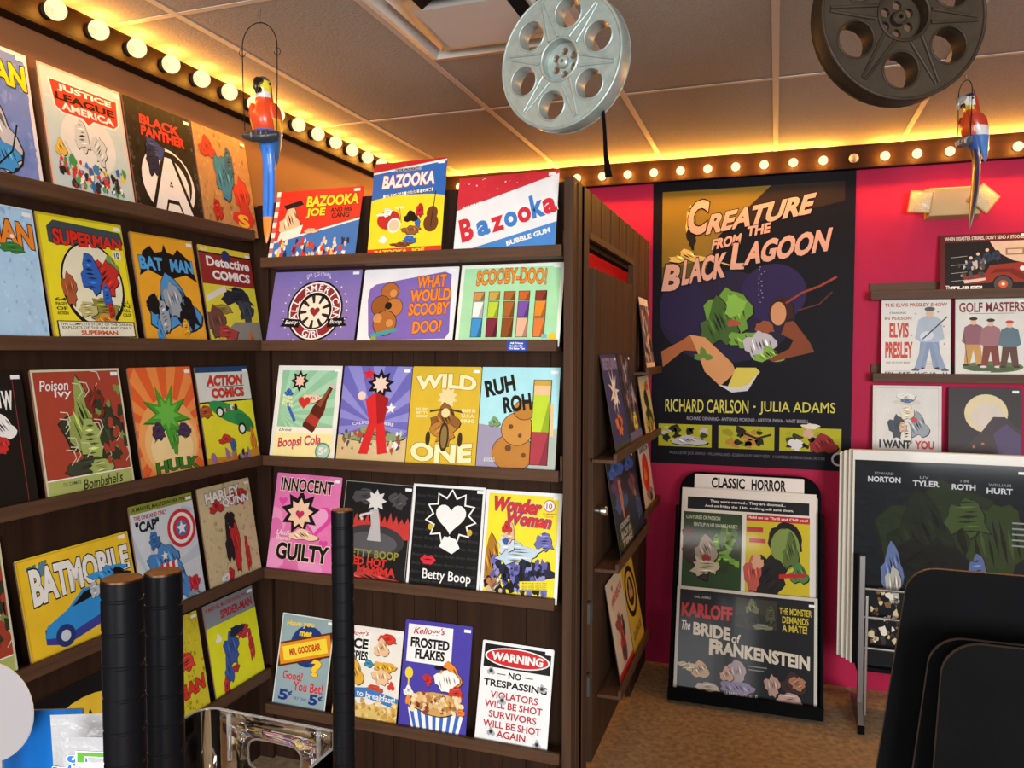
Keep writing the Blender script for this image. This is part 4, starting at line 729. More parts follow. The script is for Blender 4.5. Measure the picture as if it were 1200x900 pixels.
# ------------------------------------------------------------------ big wall poster
def creature(a):
    a.poly('#786220', [(.05, .965), (.60, .965), (.34, .80), (.30, .72), (.05, .70)]); a.poly('#524922', [(.05, .70), (.30, .72), (.26, .66), (.12, .60), (.05, .62)]); a.poly('#2a1f16', [(.60, .965), (.95, .965), (.95, .90), (.5, .84), (.4, .84)]); a.e('#231c34', .38, .52, .34, .16); a.e('#2a2048', .62, .60, .16, .1); a.e('#251d3c', .16, .56, .12, .1)
    a.b('#c9ac5a', .20, .86, .03, .08, 4, .5); a.b('#1c1812', .205, .80, .03, .05, 6, .4); a.b('#c9ac5a', .18, .735, .10, .025, 3, .6); a.line('#c9ac5a', [(.27, .73), (.40, .70)], .007)
    a.b('#5f8a34', .40, .53, .13, .105, 5, .3); a.b('#3c5a26', .35, .50, .10, .09, 3, .4); a.b('#7aa844', .43, .56, .06, .05, 8); a.b('#6a9438', .50, .44, .12, .035, 7, .4); a.b('#9a4a34', .42, .50, .04, .014, 2); a.b('#8a4a2c', .58, .485, .055, .028, 4)
    a.poly('#9a5a34', [(.05, .40), (.16, .44), (.20, .46), (.28, .44), (.30, .40), (.17, .405), (.06, .345)]); a.poly('#c48a58', [(.2, .46), (.28, .45), (.42, .36), (.44, .33), (.36, .28), (.28, .33), (.24, .40)]); a.poly('#c9b84e', [(.44, .345), (.54, .345), (.56, .33), (.50, .285), (.44, .275), (.40, .28)]); a.poly('#c4c0c2', [(.35, .285), (.44, .275), (.50, .285), (.56, .335), (.50, .265), (.42, .258)]); a.b('#b0acb0', .56, .42, .09, .06, 5, .3); a.b('#7aa040', .60, .39, .08, .03, 3, .6); a.b('#5a7a34', .27, .39, .05, .025, 3, .6); a.b('#3a1c16', .66, .545, .07, .055, 4, .3); a.e('#c08a60', .645, .53, .038, .04); a.poly('#7a4026', [(.68, .5), (.72, .505), (.80, .43), (.82, .40), (.70, .38), (.62, .365), (.6, .375), (.70, .41), (.72, .44), (.66, .46)]); a.line('#8a3a26', [(.68, .565), (.76, .60), (.84, .62), (.92, .65)], .012); a.line('#5a2a22', [(.74, .54), (.84, .56), (.9, .60)], .008)
    for i in range(16): a.e('#8a84a0', .56 + a.rd.uniform(-.015, .02), .57 + .008 * i, .003); a.k -= 1
    a.k += 1
    L = '#c29684'
    for q, x0, y0, x1, y1, sl, b in (('C', .185, .81, .285, .93, .0, .06), ('REATURE', .29, .835, .805, .905, .055, .06), ('FROM', .31, .762, .455, .80, .018, .05), ('THE', .485, .80, .60, .835, .012, .05), ('B', .06, .615, .15, .71, .0, .06), ('LACK', .16, .645, .385, .735, .025, .06), ('L', .41, .685, .48, .775, .0, .06), ('AGOON', .48, .715, .885, .795, .04, .06)): a.t(L, q, x0, y0, x1, y1, b, '#120e10', .03, sh=sl, it=.06 if len(q) > 1 else .25)
    a.t('#c4bc52', 'RICHARD CARLSON', .075, .185, .505, .232, .01); a.e('#c4bc52', .535, .21, .006); a.t('#c4bc52', 'JULIA ADAMS', .56, .183, .925, .23, .01); a.t('#9a96a0', 'RICHARD DENNING - ANTONIO MORENO - NESTOR PAIVA - WHIT BISSELL', .19, .158, .80, .17, .01)
    for i, (x0, x1) in enumerate(((.04, .32), (.355, .635), (.66, .955))):
        a.r('#a9a526', x0, .062, x1, .142)
        a.crowd([['#26261a', '#b8b4b0', '#3c4020'], ['#26221a', '#b07a3a', '#8f8a24'], ['#26261a', '#9a9a30', '#3a3a1c']][i], x0 + .03, .075, x1 - .03, .13, 20, .028, 5 + i, .8)
        if i == 0: a.b('#b8b4b4', .2, .085, .1, .018, 3, .3)
        if i == 1: a.line('#2a2418', [(.47, .12), (.55, .1), (.62, .115)], .012)
        if i == 2: a.b('#8a2a2c', .87, .09, .07, .035, 3, .3); a.b('#c9a084', .80, .125, .03, .022, 4); a.b('#d8d0b8', .81, .148, .05, .012, 5); a.b('#d4d0cc', .74, .085, .04, .025, 6)
    a.t('#6a6672', 'PRODUCED BY JACK ARNOLD - WILLIAM ALLAND - SCREENPLAY BY HARRY ESSEX - A UNIVERSAL-INTERNATIONAL PICTURE', .1, .032, .88, .045, .01); a.e('#b8b4bc', .945, .04, .035); a.e('#17131a', .945, .04, .025)
sign('wall_poster', T((1.9111, YW - .0035, 1.0589)), 1.060, 1.5975, '#0f0c12', creature, 'huge dark monster movie poster on the pink wall under the bulbs', 'poster', None, .003, matte, '#100e10', False, .003)

# ------------------------------------------------------------------ poster stand on the floor
TL = 15.5
SM = T((1.9271, 1.233, FZ)) @ RX(-TL)
KS = 1.065
st = empty('poster_stand', SM, 'black floor stand with rounded top holding classic horror posters', 'poster stand')
def rrect(w2, z0, z1, r, n=8, bot=False):
    p = [(-w2, z0), (w2, z0)]
    for cx, a0 in ((w2 - r, 0), (-w2 + r, 90)):
        for i in range(n + 1): a = math.radians(a0 + 90 * i / n); p.append((cx + r * math.cos(a), z1 - r + r * math.sin(a)))
    return p
mb = MB(); mb.prism(rrect(.345, .02, 1.135, .10), .085, .10, BLACK, EDGE); mb.scale(KS).build('back_panel', st, bevel=.002)
for x in (-.352, .337): mb = MB(); mb.box((x, -.005, .02), (x + .015, .085, .95 if x > 0 else .95), BLACK); mb.scale(KS).build('side_rail', st, bevel=.002)
mb = MB(); mb.box((-.352, -.02, .012), (.352, -.005, .07), BLACK); mb.scale(KS).build('front_lip', st, bevel=.002)
mb = MB(); mb.box((-.337, -.005, .012), (.337, .085, .025), BLACK); mb.scale(KS).build('tray', st, bevel=.001)
mb = MB()
for x in (-.33, .31): mb.add([(x, .10, .03), (x + .02, .10, .03), (x + .02, .10, .6), (x, .10, .6), (x, .30, .083), (x + .02, .30, .083)], [(0, 1, 2, 3), (0, 4, 5, 1), (2, 5, 4, 3), (0, 3, 4), (1, 5, 2)], BLACK)
mb.scale(KS).build('rear_brace', st)
def onst(x, y, z): return SM @ T((x * KS, y * KS, z * KS))
def cl(a): a.t(K, 'CLASSIC', .16, .938, .47, .988, .035); a.t(K, 'HORROR', .53, .938, .84, .988, .035)
sign('title_card', onst(-.003, .078, .026), 0.5698, 1.168, '#d8d4ce', cl, 'white title card reading CLASSIC HORROR at top of the stand', 'card', None, .004, matte, '#c9c4b8', False)
sign('poster_board', onst(.004, .066, .026), .690, 1.0703, '#b8b2a6', None, 'plain cream edged poster board hidden between the horror posters and title card', 'poster', None, .006, gloss, '#c9c0a8', False)
def upper(a):
    a.border('#d6d2c8', .02); a.r('#1c1c20', .045, .895, .95, .955); a.t(W, 'They were warned... They are doomed...', .22, .928, .78, .945, .01); a.t(W, 'And on friday the 13th, nothing will save them.', .18, .905, .84, .921, .01)
    a.r('#2c4426', .02, .50, .465, .88); a.b('#6a9a34', .30, .70, .16, .12, 4, .5); a.b('#3a2c24', .16, .66, .14, .12, 6, .4); a.b('#9a8a7a', .2, .7, .09, .07, 3, .3); a.b('#b8ae94', .2, .62, .14, .06, 8, .5); a.b('#8a2c26', .2, .66, .04, .02, 2); a.b('#5a3020', .06, .77, .05, .05, 5); a.crowd(['#7aa838', '#4a6a28', '#2c3a1c'], .3, .62, .45, .8, 14, .04, 3); a.t('#d0d4c0', 'CENTURIES OF PASSION', .04, .845, .30, .863, .01); a.t('#d0d4c0', 'PENT UP IN HIS SAVAGE HEART!', .10, .81, .43, .828, .01)
    a.r('#c4b428', .495, .5, .955, .88); a.r('#b02c2c', .495, .855, .955, .885); a.t(W, 'Hold on to Thrill and Chill you!', .505, .862, .94, .878, .02); a.b('#1c1a18', .78, .78, .13, .09, 4, .2); a.e('#7a8f4a', .78, .73, .105, .10); a.b('#566a34', .82, .72, .06, .09, 3); a.b('#22201e', .66, .60, .14, .12, 6, .3); a.b('#b8584c', .55, .60, .07, .1, 5, .3); a.b('#d0a080', .58, .66, .05, .04, 2); a.r('#b02c2c', .50, .80, .62, .825); a.r('#b02c2c', .52, .75, .64, .77); a.b('#4a7a44', .88, .62, .07, .05, 3); a.poly('#b02c2c', [(.74, .61), (.93, .625), (.93, .605), (.74, .59)])
sign('poster_board', onst(-.004, .045, .026), .690, 1.0863, '#d8d4ca', upper, 'sleeved sheet with a green and a yellow horror poster, upper on the stand', 'poster', None, .008, gloss, '#d2c8b0', False)
def bride(a):
    a.border('#c9c4b8', .016); a.r('#202022', .03, .035, .97, .95); a.t('#b8b4b0', 'CARL LAEMMLE', .13, .90, .25, .92, .01); a.t('#c03a3a', 'KARLOFF', .04, .72, .41, .85, .07); a.t(W, 'The', .04, .60, .11, .69, .02, it=.1); a.t('#d8d0bc', 'BRIDE', .13, .555, .40, .67, .06, sh=-.02); a.t('#d8d0bc', 'of', .41, .53, .47, .61, .02, it=.1)
    a.t('#d8d0bc', 'FRANKENSTEIN', .25, .395, .95, .515, .05, sh=-.05); a.t('#d8d0bc', 'F', .25, .40, .31, .545, .06)
    a.r('#3a382c', .43, .68, .72, .94); a.b('#6a7050', .55, .86, .05, .08, 3, .3); a.b('#2c2c24', .55, .74, .12, .1, 5, .3); a.b('#7a7a60', .62, .7, .08, .03, 2); a.b('#4c4a38', .68, .82, .04, .1, 4)
    a.t('#cbb83a', 'THE MONSTER', .74, .83, .96, .89, .02); a.t('#cbb83a', 'DEMANDS', .76, .755, .94, .815, .02); a.t('#cbb83a', 'A MATE!', .76, .68, .93, .745, .02)
    a.b('#c9a884', .19, .26, .07, .08, 3, .25); a.b('#d8c49a', .10, .28, .08, .05, 6, .5); a.b('#c8b49c', .25, .12, .1, .05, 4); a.b('#a89a9c', .45, .28, .07, .12, 5, .2); a.b('#8a7f9c', .46, .14, .14, .07, 7, .3); a.b('#c9a088', .38, .25, .05, .07, 3); a.b('#b8968a', .70, .20, .06, .12, 5, .4); a.b('#3c2c2c', .84, .24, .09, .10, 3, .3); a.b('#a87858', .87, .25, .06, .07, 6, .3); a.b('#c4a49c', .82, .11, .1, .07, 4, .4); a.t(W, 'JAMES WHALE', .36, .06, .60, .1, .02); a.r('#8a8684', .53, .34, .66, .35); a.r('#8a8684', .53, .31, .64, .32)
sign('poster_board', onst(-.002, .024, .026), .700, 0.5591, '#1d1d20', bride, 'wide sleeved black poster with red KARLOFF, lower front of the stand', 'poster', None, .008, gloss, '#d2c8b0', (.465, .93))

# ------------------------------------------------------------------ flip rack of sleeved posters
rk = empty('poster_rack', T((2.4489, 1.265, FZ)), 'grey steel rack holding sleeved posters at the right of the pink wall', 'poster rack')
for x in (.015, .80):
    mb = MB(); mb.box((x - .012, .00, .10), (x + .012, .022, .78), GREYST); mb.box((x + .016, .004, .05), (x + .028, .018, .60), STEEL); mb.scale(KS).build('upright', rk, bevel=.002)
    mb = MB(); mb.add([(x - .012, -.075, .0), (x + .012, -.075, .0), (x + .012, .30, .0), (x - .012, .30, .0), (x - .012, -.075, .025), (x + .012, -.075, .025), (x + .012, .0, .11), (x - .012, .0, .11), (x + .012, .30, .03), (x - .012, .30, .03)], [(0, 3, 2, 1), (0, 1, 5, 4), (4, 5, 6, 7), (7, 6, 8, 9), (3, 9, 8, 2), (1, 2, 8, 6, 5), (0, 4, 7, 9, 3)], GREYST)
    f = mb.scale(KS).build('foot', rk, bevel=.002); mb = MB(); mb.box((x - .014, -.082, 0), (x + .014, -.068, .034), BLACK); mb.scale(KS).build('foot_cap', f)
for z in (.36, .50, .63):
    mb = MB(); mb.tube([(.015, .012, z), (.80, .012, z)], .0065, GREYST, 8); mb.scale(KS).build('cross_bar', rk)
mb = MB(); mb.box((.0, .03, .245), (.83, .22, .262), BLACKM); mb.scale(KS).build('tray', rk, bevel=.002)
def hulkp(a):
    a.r('#15171a', .012, .0, .985, .955); a.b('#232c16', .56, .58, .42, .34, 5, .3); a.b('#2f3a1c', .82, .60, .2, .24, 7, .4); a.b('#1b2212', .4, .62, .2, .2, 3); a.b('#3c4a24', .66, .72, .14, .12, 4, .5); a.b('#10120f', .46, .45, .24, .2, 6, .3)
    a.b('#5a6a92', .24, .46, .07, .12, 3, .3); a.b('#a8a49c', .25, .38, .05, .12, 5, .4); a.b('#54648c', .72, .46, .06, .12, 4, .3); a.b('#8a92a8', .74, .40, .04, .06, 2); a.crowd(['#c9b48c', '#d8cfc0', '#3a3430', '#7a5a3a'], .12, .10, .28, .36, 40, .02, 4, 1.4); a.crowd(['#a89a8a', '#d8d4cc', '#26262a'], .68, .26, .82, .4, 24, .014, 6, 1.4)
    a.poly('#1d2a3a', [(.40, .24), (.44, .36), (.48, .38), (.54, .37), (.60, .30), (.62, .24)]); a.poly('#c4c6c8', [(.47, .37), (.50, .37), (.485, .30)]); a.e('#b88a68', .485, .42, .03, .032); a.b('#1a1412', .485, .45, .038, .022, 3, .2)
    for q, x0, x1, y in (('NORTON', .09, .28, .855), ('TYLER', .35, .50, .845), ('ROTH', .57, .70, .838), ('HURT', .76, .90, .828)): a.t('#c4c6c8', q, x0, y, x1, y + .026, .03)
    for q, x0, x1, y in (('EDWARD', .13, .24, .89), ('LIV', .39, .44, .88), ('TIM', .61, .66, .872), ('WILLIAM', .77, .89, .862)): a.t('#8a8c90', q, x0, y, x1, y + .012, .01)
    for i in range(5): a.r('#8a8c90', .90, .70 - .025 * i, .975, .707 - .025 * i)
    a.r('#d8d4ca', .0, .955, 1, 1); a.r('#d8d4ca', .985, 0, 1, .955)
def purp(a): a.r('#5a3a8a', .03, .03, .985, .94); a.b('#b05a8a', .8, .5, .2, .3, 3)
for i, (x0, y, z1, fn, lb) in enumerate(((2.4223, 1.3342, 1.04902, hulkp, 'front sleeved dark green movie poster in the steel rack'), (2.4063, 1.363, 1.04902, None, 'cream backed poster board just behind the front poster in the rack'), (2.3861, 1.3917, 1.03837, purp, 'third sleeved poster board in the rack, purple print'), (2.369, 1.4205, 1.02772, None, 'rearmost cream poster board in the steel rack'))):
    sign('poster_board', T((x0 + .378, y, FZ + .262 * KS + .0015)) @ RX(-2), .756, z1, '#d3ccbc', fn, lb, 'poster', 'sleeved posters in the steel rack', .014, gloss, '#cfc4aa', (.45, .925) if i == 0 else False)

# ------------------------------------------------------------------ emergency lamp on the wall
em = empty('emergency_light', T((2.8802, YW - .0005, 2.4402)), 'beige emergency lamp with two square heads on the pink wall', 'emergency light')
mb = MB(); mb.add([(-.10, -.07, -.055), (.115, -.07, -.055), (.115, -.07, .075), (-.10, -.07, .075), (-.11, 0, -.065), (.125, 0, -.065), (.125, 0, .085), (-.11, 0, .085)], [(0, 1, 2, 3), (0, 4, 5, 1), (1, 5, 6, 2), (2, 6, 7, 3), (3, 7, 4, 0), (4, 7, 6, 5)], BEIGE); mb.scale(KS).build('housing', em, bevel=.004)
for x, r in ((-.135, 8), (.125, 38)):
    mb = MB(); M0 = T((x, -.075, .012)) @ RZ(-18 if x < 0 else 18) @ RY(r); s = .052
    mb.add([M0 @ Vector(p) for p in [(-s * .6, .05, -s * .6), (s * .6, .05, -s * .6), (s * .6, .05, s * .6), (-s * .6, .05, s * .6), (-s, -.01, -s), (s, -.01, -s), (s, -.01, s), (-s, -.01, s)]], [(0, 3, 2, 1), (0, 1, 5, 4), (1, 2, 6, 5), (2, 3, 7, 6), (3, 0, 4, 7), (4, 5, 6, 7)], BEIGE); h = mb.scale(KS).build('lamp_head', em, bevel=.003)
    mb = MB(); q = s * .86; mb.add([M0 @ Vector(p) for p in [(-q, -.011, -q), (q, -.011, -q), (q, -.011, q), (-q, -.011, q), (-q * .5, -.022, -q * .5), (q * .5, -.022, -q * .5), (q * .5, -.022, q * .5), (-q * .5, -.022, q * .5)]], [(0, 1, 5, 4), (1, 2, 6, 5), (2, 3, 7, 6), (3, 0, 4, 7), (4, 5, 6, 7), (0, 3, 2, 1)], LENS); mb.scale(KS).build('lens', h)

# ------------------------------------------------------------------ ceiling air vent
x0, x1, y0, y1 = .845, 1.425, -.705, -.105
vt = empty('air_vent', T(((x0 + x1) / 2, (y0 + y1) / 2, CEIL)), 'pale square air diffuser set into the ceiling', 'air vent')
VM = mat('vent_paint', (.62, .58, .54), rough=.45)
mb = MB(); A = [(.29, .300, -.002), (.262, .272, -.012), (.20, .21, .055), (.17, .18, .12)]
vv = []; ff = []
for (a_, b_, z) in A: vv += [(-a_, -b_, z), (a_, -b_, z), (a_, b_, z), (-a_, b_, z)]
for i in range(3): ff += [(i * 4 + k, i * 4 + (k + 1) % 4, i * 4 + 4 + (k + 1) % 4, i * 4 + 4 + k) for k in range(4)]
mb.add(vv, ff, VM); mb.build('frame', vt)
mb = MB(); mb.box((-.2, -.21, .10), (.2, .21, .11), GAP); mb.build('duct', vt)
for s, z in ((.215, -.006), (.15, -.030)):
    mb = MB(); vv = []
    for q, zz in ((s, z), (s * .86, z + .012), (s * .6, z + .07)): vv += [(-q, -q, zz), (q, -q, zz), (q, q, zz), (-q, q, zz)]
    fs = [(i * 4 + k, i * 4 + (k + 1) % 4, i * 4 + 4 + (k + 1) % 4, i * 4 + 4 + k) for i in range(2) for k in range(4)]
    if s < .2: fs.append((0, 3, 2, 1))
    mb.add(vv, fs, VM); o = mb.build('cone' if s > .2 else 'face_plate', vt); mo = o.modifiers.new('s', 'SOLIDIFY'); mo.thickness = .003

# ------------------------------------------------------------------ film reels
def curve_plate(circles, ext, mt, name, parent, M, bevel=.0015):
    cu = bpy.data.curves.new('c', 'CURVE'); cu.dimensions = '2D'; cu.fill_mode = 'BOTH'; cu.extrude = ext; cu.bevel_depth = bevel; cu.bevel_resolution = 2; cu.resolution_u = 12
    for pts in circles:
        if len(pts) == 3:
            cx, cy, r = pts; n = 40 if r > .05 else 20; pp = [(cx + r * math.cos(2 * PI * i / n), cy + r * math.sin(2 * PI * i / n)) for i in range(n)]
        else: pp = pts
        sp = cu.splines.new('POLY'); sp.points.add(len(pp) - 1); sp.use_cyclic_u = True
        for q, p in zip(sp.points, pp): q.co = (p[0], p[1], 0, 1)
    ob = bpy.data.objects.new('c', cu); COL.objects.link(ob); dg = bpy.context.evaluated_depsgraph_get(); dg.update()
    me = bpy.data.meshes.new_from_object(ob.evaluated_get(dg)); bpy.data.objects.remove(ob); bpy.data.curves.remove(cu)
    me.materials.clear(); me.materials.append(mt); me.name = name
    me.polygons.foreach_set('use_smooth', [True] * len(me.polygons)); me.set_sharp_from_angle(angle=math.radians(35))
    o = bpy.data.objects.new(name, me); COL.objects.link(o); o.parent = parent; o.matrix_local = M; return o
def reel(M, mt, R, label, a0, ribs, top, strip_=False):
    root = empty('film_reel', M, label, 'film reel', 'film reels hanging from the ceiling')
    H = R * .222; rc = R * .655; hub = R * .30; th = .026
    holes = [(rc * math.cos(math.radians(a0 + 60 * k)), rc * math.sin(math.radians(a0 + 60 * k)), H) for k in range(6)]
    F = RX(90)      # plate plane = local x,z ; face looks to -y
    curve_plate([(0, 0, R), (0, 0, hub)] + holes, th - .002, mt, 'flange', root, F)
    sm = [(hub * .56 * math.cos(math.radians(30 + 60 * k)), hub * .56 * math.sin(math.radians(30 + 60 * k)), hub * .20) for k in range(6)]
    curve_plate([(0, 0, hub + .002)] + sm, .005, mt, 'hub_plate', root, T((0, .010, 0)) @ F, .001)
    mb = MB(); mb.lathe([(hub * .30, 0), (hub * .28, .014), (hub * .2, .018), (hub * .09, .018), (hub * .08, .004)], mt, 20, T((0, .004, 0)) @ RX(90)); mb.build('spindle', root)
    mb = MB(); n = 48
    for y in (-th, th): mb.tube([(R * .992 * math.cos(2 * PI * i / n), y, R * .992 * math.sin(2 * PI * i / n)) for i in range(n + 1)], .0042, mt, 8, False)
    for (x, z, r) in holes: mb.tube([(x + r * math.cos(2 * PI * i / 28), -th, z + r * math.sin(2 * PI * i / 28)) for i in range(29)], .0026, mt, 6, False)
    mb.tube([(hub * 1.03 * math.cos(2 * PI * i / n), -th - .001, hub * 1.03 * math.sin(2 * PI * i / n)) for i in range(n + 1)], .004, mt, 6, False); mb.build('rolled_edge', root)
    for k in range(6):
        an = math.radians(a0 + 30 + 60 * k); d = Vector((math.cos(an), 0, math.sin(an))); s = Vector((-d.z, 0, d.x)); mb = MB()
        for q in (-1, 1):
            p0 = d * hub * 1.1 + s * q * hub * .26; p1 = d * R * .90 + s * q * .004; mb.tube([p0 + Vector((0, -th - .0005, 0)), p1 + Vector((0, -th - .0005, 0))], [.0042, .0032], mt, 8, flat=1)
        mb.build('rib', root)
    iv = M.inverted(); tp = M.translation + Vector((0, 0, R * .97)); mb = MB()
    mb.tube([iv @ tp, iv @ Vector((tp.x, tp.y, CEIL - .001))], .0016, GREYST, 6); mb.build('hanging_wire', root)
    if strip_:
        mb = MB(); P = [(.105, .006, -.10), (.118, .012, -.16), (.121, .016, -.21), (.124, .016, -.27), (.134, .016, -.335)]; wdt = [.004, .005, .005, .006, .011]
        vs_ = []
        for (x, y, z), q in zip(P, wdt): vs_ += [(x - q, y, z), (x + q, y, z), (x + q, y + .002, z), (x - q, y + .002, z)]
        fs = [(i * 4 + k, i * 4 + (k + 1) % 4, i * 4 + 4 + (k + 1) % 4, i * 4 + 4 + k) for i in range(len(P) - 1) for k in range(4)] + [(3, 2, 1, 0), (16, 17, 18, 19)]
        mb.add(vs_, fs, BLACK); mb.build('film_tail', root)
    return root
reel(T((1.474, -.586, 2.520)) @ RZ(-14) @ RY(0), SILVER, .192, 'silver film reel hanging left, above the booth', 18, 6, 0, True)
reel(T((2.306, -.780, 2.452)) @ RZ(14 + 8), BRONZE, .188, 'dark bronze film reel hanging right, near the second parrot', -92, 6, 0)

# ------------------------------------------------------------------ parrots on hanging rings
def parrot(M, pal, label, ring_h, ring_w, chain_top, head_turn=0):
    root = empty('hanging_parrot', M, label, 'parrot ornament', 'painted parrots on wire rings')
    C = {k: mat('parrot_' + v, v, rough=.32, spec=.5, coat=.3, noise=.12, nscale=(60, 60, 20)) for k, v in pal.items()}
    rings = [(.158, -.008, .006, .008), (.152, -.010, .017, .019), (.140, -.012, .024, .027), (.124, -.012, .0275, .031), (.106, -.008, .027, .030), (.090, -.002, .027, .028), (.070, .0, .032, .032), (.045, -.003, .039, .038), (.018, -.003, .041, .039), (-.008, .004, .036, .034), (-.034, .013, .028, .025), (-.060, .020, .022, .016), (-.10, .024, .020, .011), (-.16, .024, .0205, .009), (-.22, .020, .020, .008), (-.28, .013, .017, .007), (-.325, .007, .012, .006), (-.355, .003, .006, .004), (-.366, .001, .0015, .0015)]
    n = 20; mb = MB(); vs_ = []
    for (z, y, rx, ry) in rings:
        for k in range(n): a = 2 * PI * k / n; vs_.append((rx * math.sin(a), y - ry * math.cos(a), z))
    by = {}
    for i in range(len(rings) - 1):
        z = (rings[i][0] + rings[i + 1][0]) / 2
        for k in range(n):
            a = 2 * PI * (k + .5) / n; fr = math.cos(a)      # 1 = front
            if z > .150: c = 'crown'
            elif z > .098: c = 'face' if (fr > -.1 and .10 < z < .145) else ('crown' if z > .135 and fr > 0 else 'nape')
            elif z > .085: c = 'collar' if fr > .2 else 'nape'
            elif z > -.02: c = 'chest' if fr > -.45 else 'back'
            elif z > -.08: c = 'rump'
            elif z > -.285: c = 'tail' if k % 4 else 'tail2'
            else: c = 'tip'
            by.setdefault(c, []).append((i * n + k, i * n + (k + 1) % n, (i + 1) * n + (k + 1) % n, (i + 1) * n + k))
    o = 0
    for v in vs_: mb.v.append(v)
    for c, fs in by.items():
        kk = mb.m(C[c])
        for f in fs: mb.f.append(list(f)[::-1]); mb.mi.append(kk); mb.sm.append(True)
    mb.f.append(list(range(n))); mb.mi.append(0); mb.sm.append(True)
    mb.build('body', root)
    mb = MB(); mb.tube([(0, -.034, .136), (0, -.050, .132), (0, -.061, .120), (0, -.063, .104), (0, -.057, .090)], [.0135, .0130, .0105, .007, .0015], C['beak'], 12); mb.build('upper_beak', root)
    mb = MB(); mb.tube([(0, -.032, .112), (0, -.044, .105), (0, -.049, .098)], [.010, .008, .003], C['beak2'], 10); mb.build('lower_beak', root)
    for s in (-1, 1):
        mb = MB(); mb.ball((s * .0265, -.020, .131), .0042, C['beak2'], 10, 8); mb.build('eye', root)
        mb = MB(); W_ = [(.072, -.004, .010, .022), (.055, .002, .016, .032), (.025, .010, .017, .034), (-.01, .022, .014, .028), (-.045, .034, .010, .020), (-.085, .044, .006, .011), (-.105, .048, .002, .004)]; m_ = 14
        for i, (z, y, rx, ry) in enumerate(W_):
            for k in range(m_): a = 2 * PI * k / m_; mb.v.append((s * (.033 - .016 * max(0, -z) / .1) + rx * math.cos(a), y + ry * math.sin(a), z))
        for i in range(len(W_) - 1):
            kk = mb.m(C[('wing1', 'wing1', 'wing2', 'wing3', 'wing3', 'wing3')[i]])
            for k in range(m_): mb.f.append([i * m_ + k, (i + 1) * m_ + k, (i + 1) * m_ + (k + 1) % m_, i * m_ + (k + 1) % m_]); mb.mi.append(kk); mb.sm.append(True)
        mb.f.append(list(range(m_))); mb.mi.append(0); mb.sm.append(True); mb.f.append([(len(W_) - 1) * m_ + k for k in range(m_)][::-1]); mb.mi.append(0); mb.sm.append(True)
        mb.build('wing', root)
        mb = MB()
        for q in (-.006, .006): mb.tube([(s * .016, -.014, -.016), (s * .016 + q, -.034, -.018), (s * .016 + q * 1.4, -.047, -.028), (s * .016 + q * 1.4, -.046, -.042)], [.006, .0055, .005, .003], C['foot'], 8)
        mb.build('foot', root)
    mb = MB(); q = ring_w / 2; mb.tube([(-q, -.032, -.030), (-q * .5, -.032, -.034), (0, -.032, -.035), (q * .5, -.032, -.034), (q, -.032, -.030)], [.010, .017, .019, .017, .010], C['perch'], 14); mb.build('perch', root)
    mb = MB(); P = [(-q * .9, -.032, -.028), (-q * .98, -.032, ring_h * .4), (-q, -.032, ring_h - q * 1.3)]
    for i in range(1, 16): a = PI - PI * i / 16; P.append((q * math.cos(a), -.032, ring_h - q * 1.3 + q * 1.3 * math.sin(a)))
    P += [(q, -.032, ring_h - q * 1.3), (q * .98, -.032, ring_h * .4), (q * .9, -.032, -.028)]
    mb.tube(P, .0017, BLACKM, 8)
    for s in (-1, 1): mb.tube([(s * q + s * .010 * math.cos(t) - s * .0, -.032, ring_h - q * 1.6 + .012 * math.sin(t)) for t in [PI + .4 * i for i in range(14)]], .0010, BLACKM, 6)
    mb.build('ring_hanger', root)
    mb = MB(); z = ring_h; i = 0
    while z < chain_top - .004:
        h = min(.013, (chain_top - z) / 2 + .004)
        mb.tube([((.004 * math.cos(t) if i % 2 else 0), -.032 + (0 if i % 2 else .004 * math.cos(t)), z + h * .72 + h * math.sin(t)) for t in [2 * PI * k / 12 for k in range(13)]], .0009, GREYST, 5, False); z += h * 1.45; i += 1
    mb.build('chain', root)
P1 = dict(crown='#55585a', face='#e6d23c', nape='#c8401e', collar='#e0dcd4', chest='#d8481e', back='#c03a1c', rump='#2f6fbe', tail='#2c76d6', tail2='#1f58ac', tip='#e2842a', beak='#1a1816', beak2='#12110f', wing1='#d8481e', wing2='#d89a2a', wing3='#2c5f8e', foot='#3a3c40', perch='#2f3236')
P2 = dict(crown='#2c4a86', face='#e0dcd2', nape='#b83420', collar='#c9b434', chest='#c44a1e', back='#a83020', rump='#34549a', tail='#2f2c50', tail2='#8a6a3a', tip='#5a4a3a', beak='#8a8a86', beak2='#1a1816', wing1='#b83a26', wing2='#d8d4d0', wing3='#4a78b8', foot='#9aa0a6', perch='#55585e')
parrot(T((.497, -.63, 2.412)) @ RZ(12), P1, 'red parrot with blue tail on a wire ring above the left ledge', .318, .115, CEIL - 2.412)
parrot(T((2.764, .715, 2.545)) @ RZ(-62), P2, 'red parrot with dark tail on a wire ring before the pink wall', .205, .072, CEIL - 2.545)

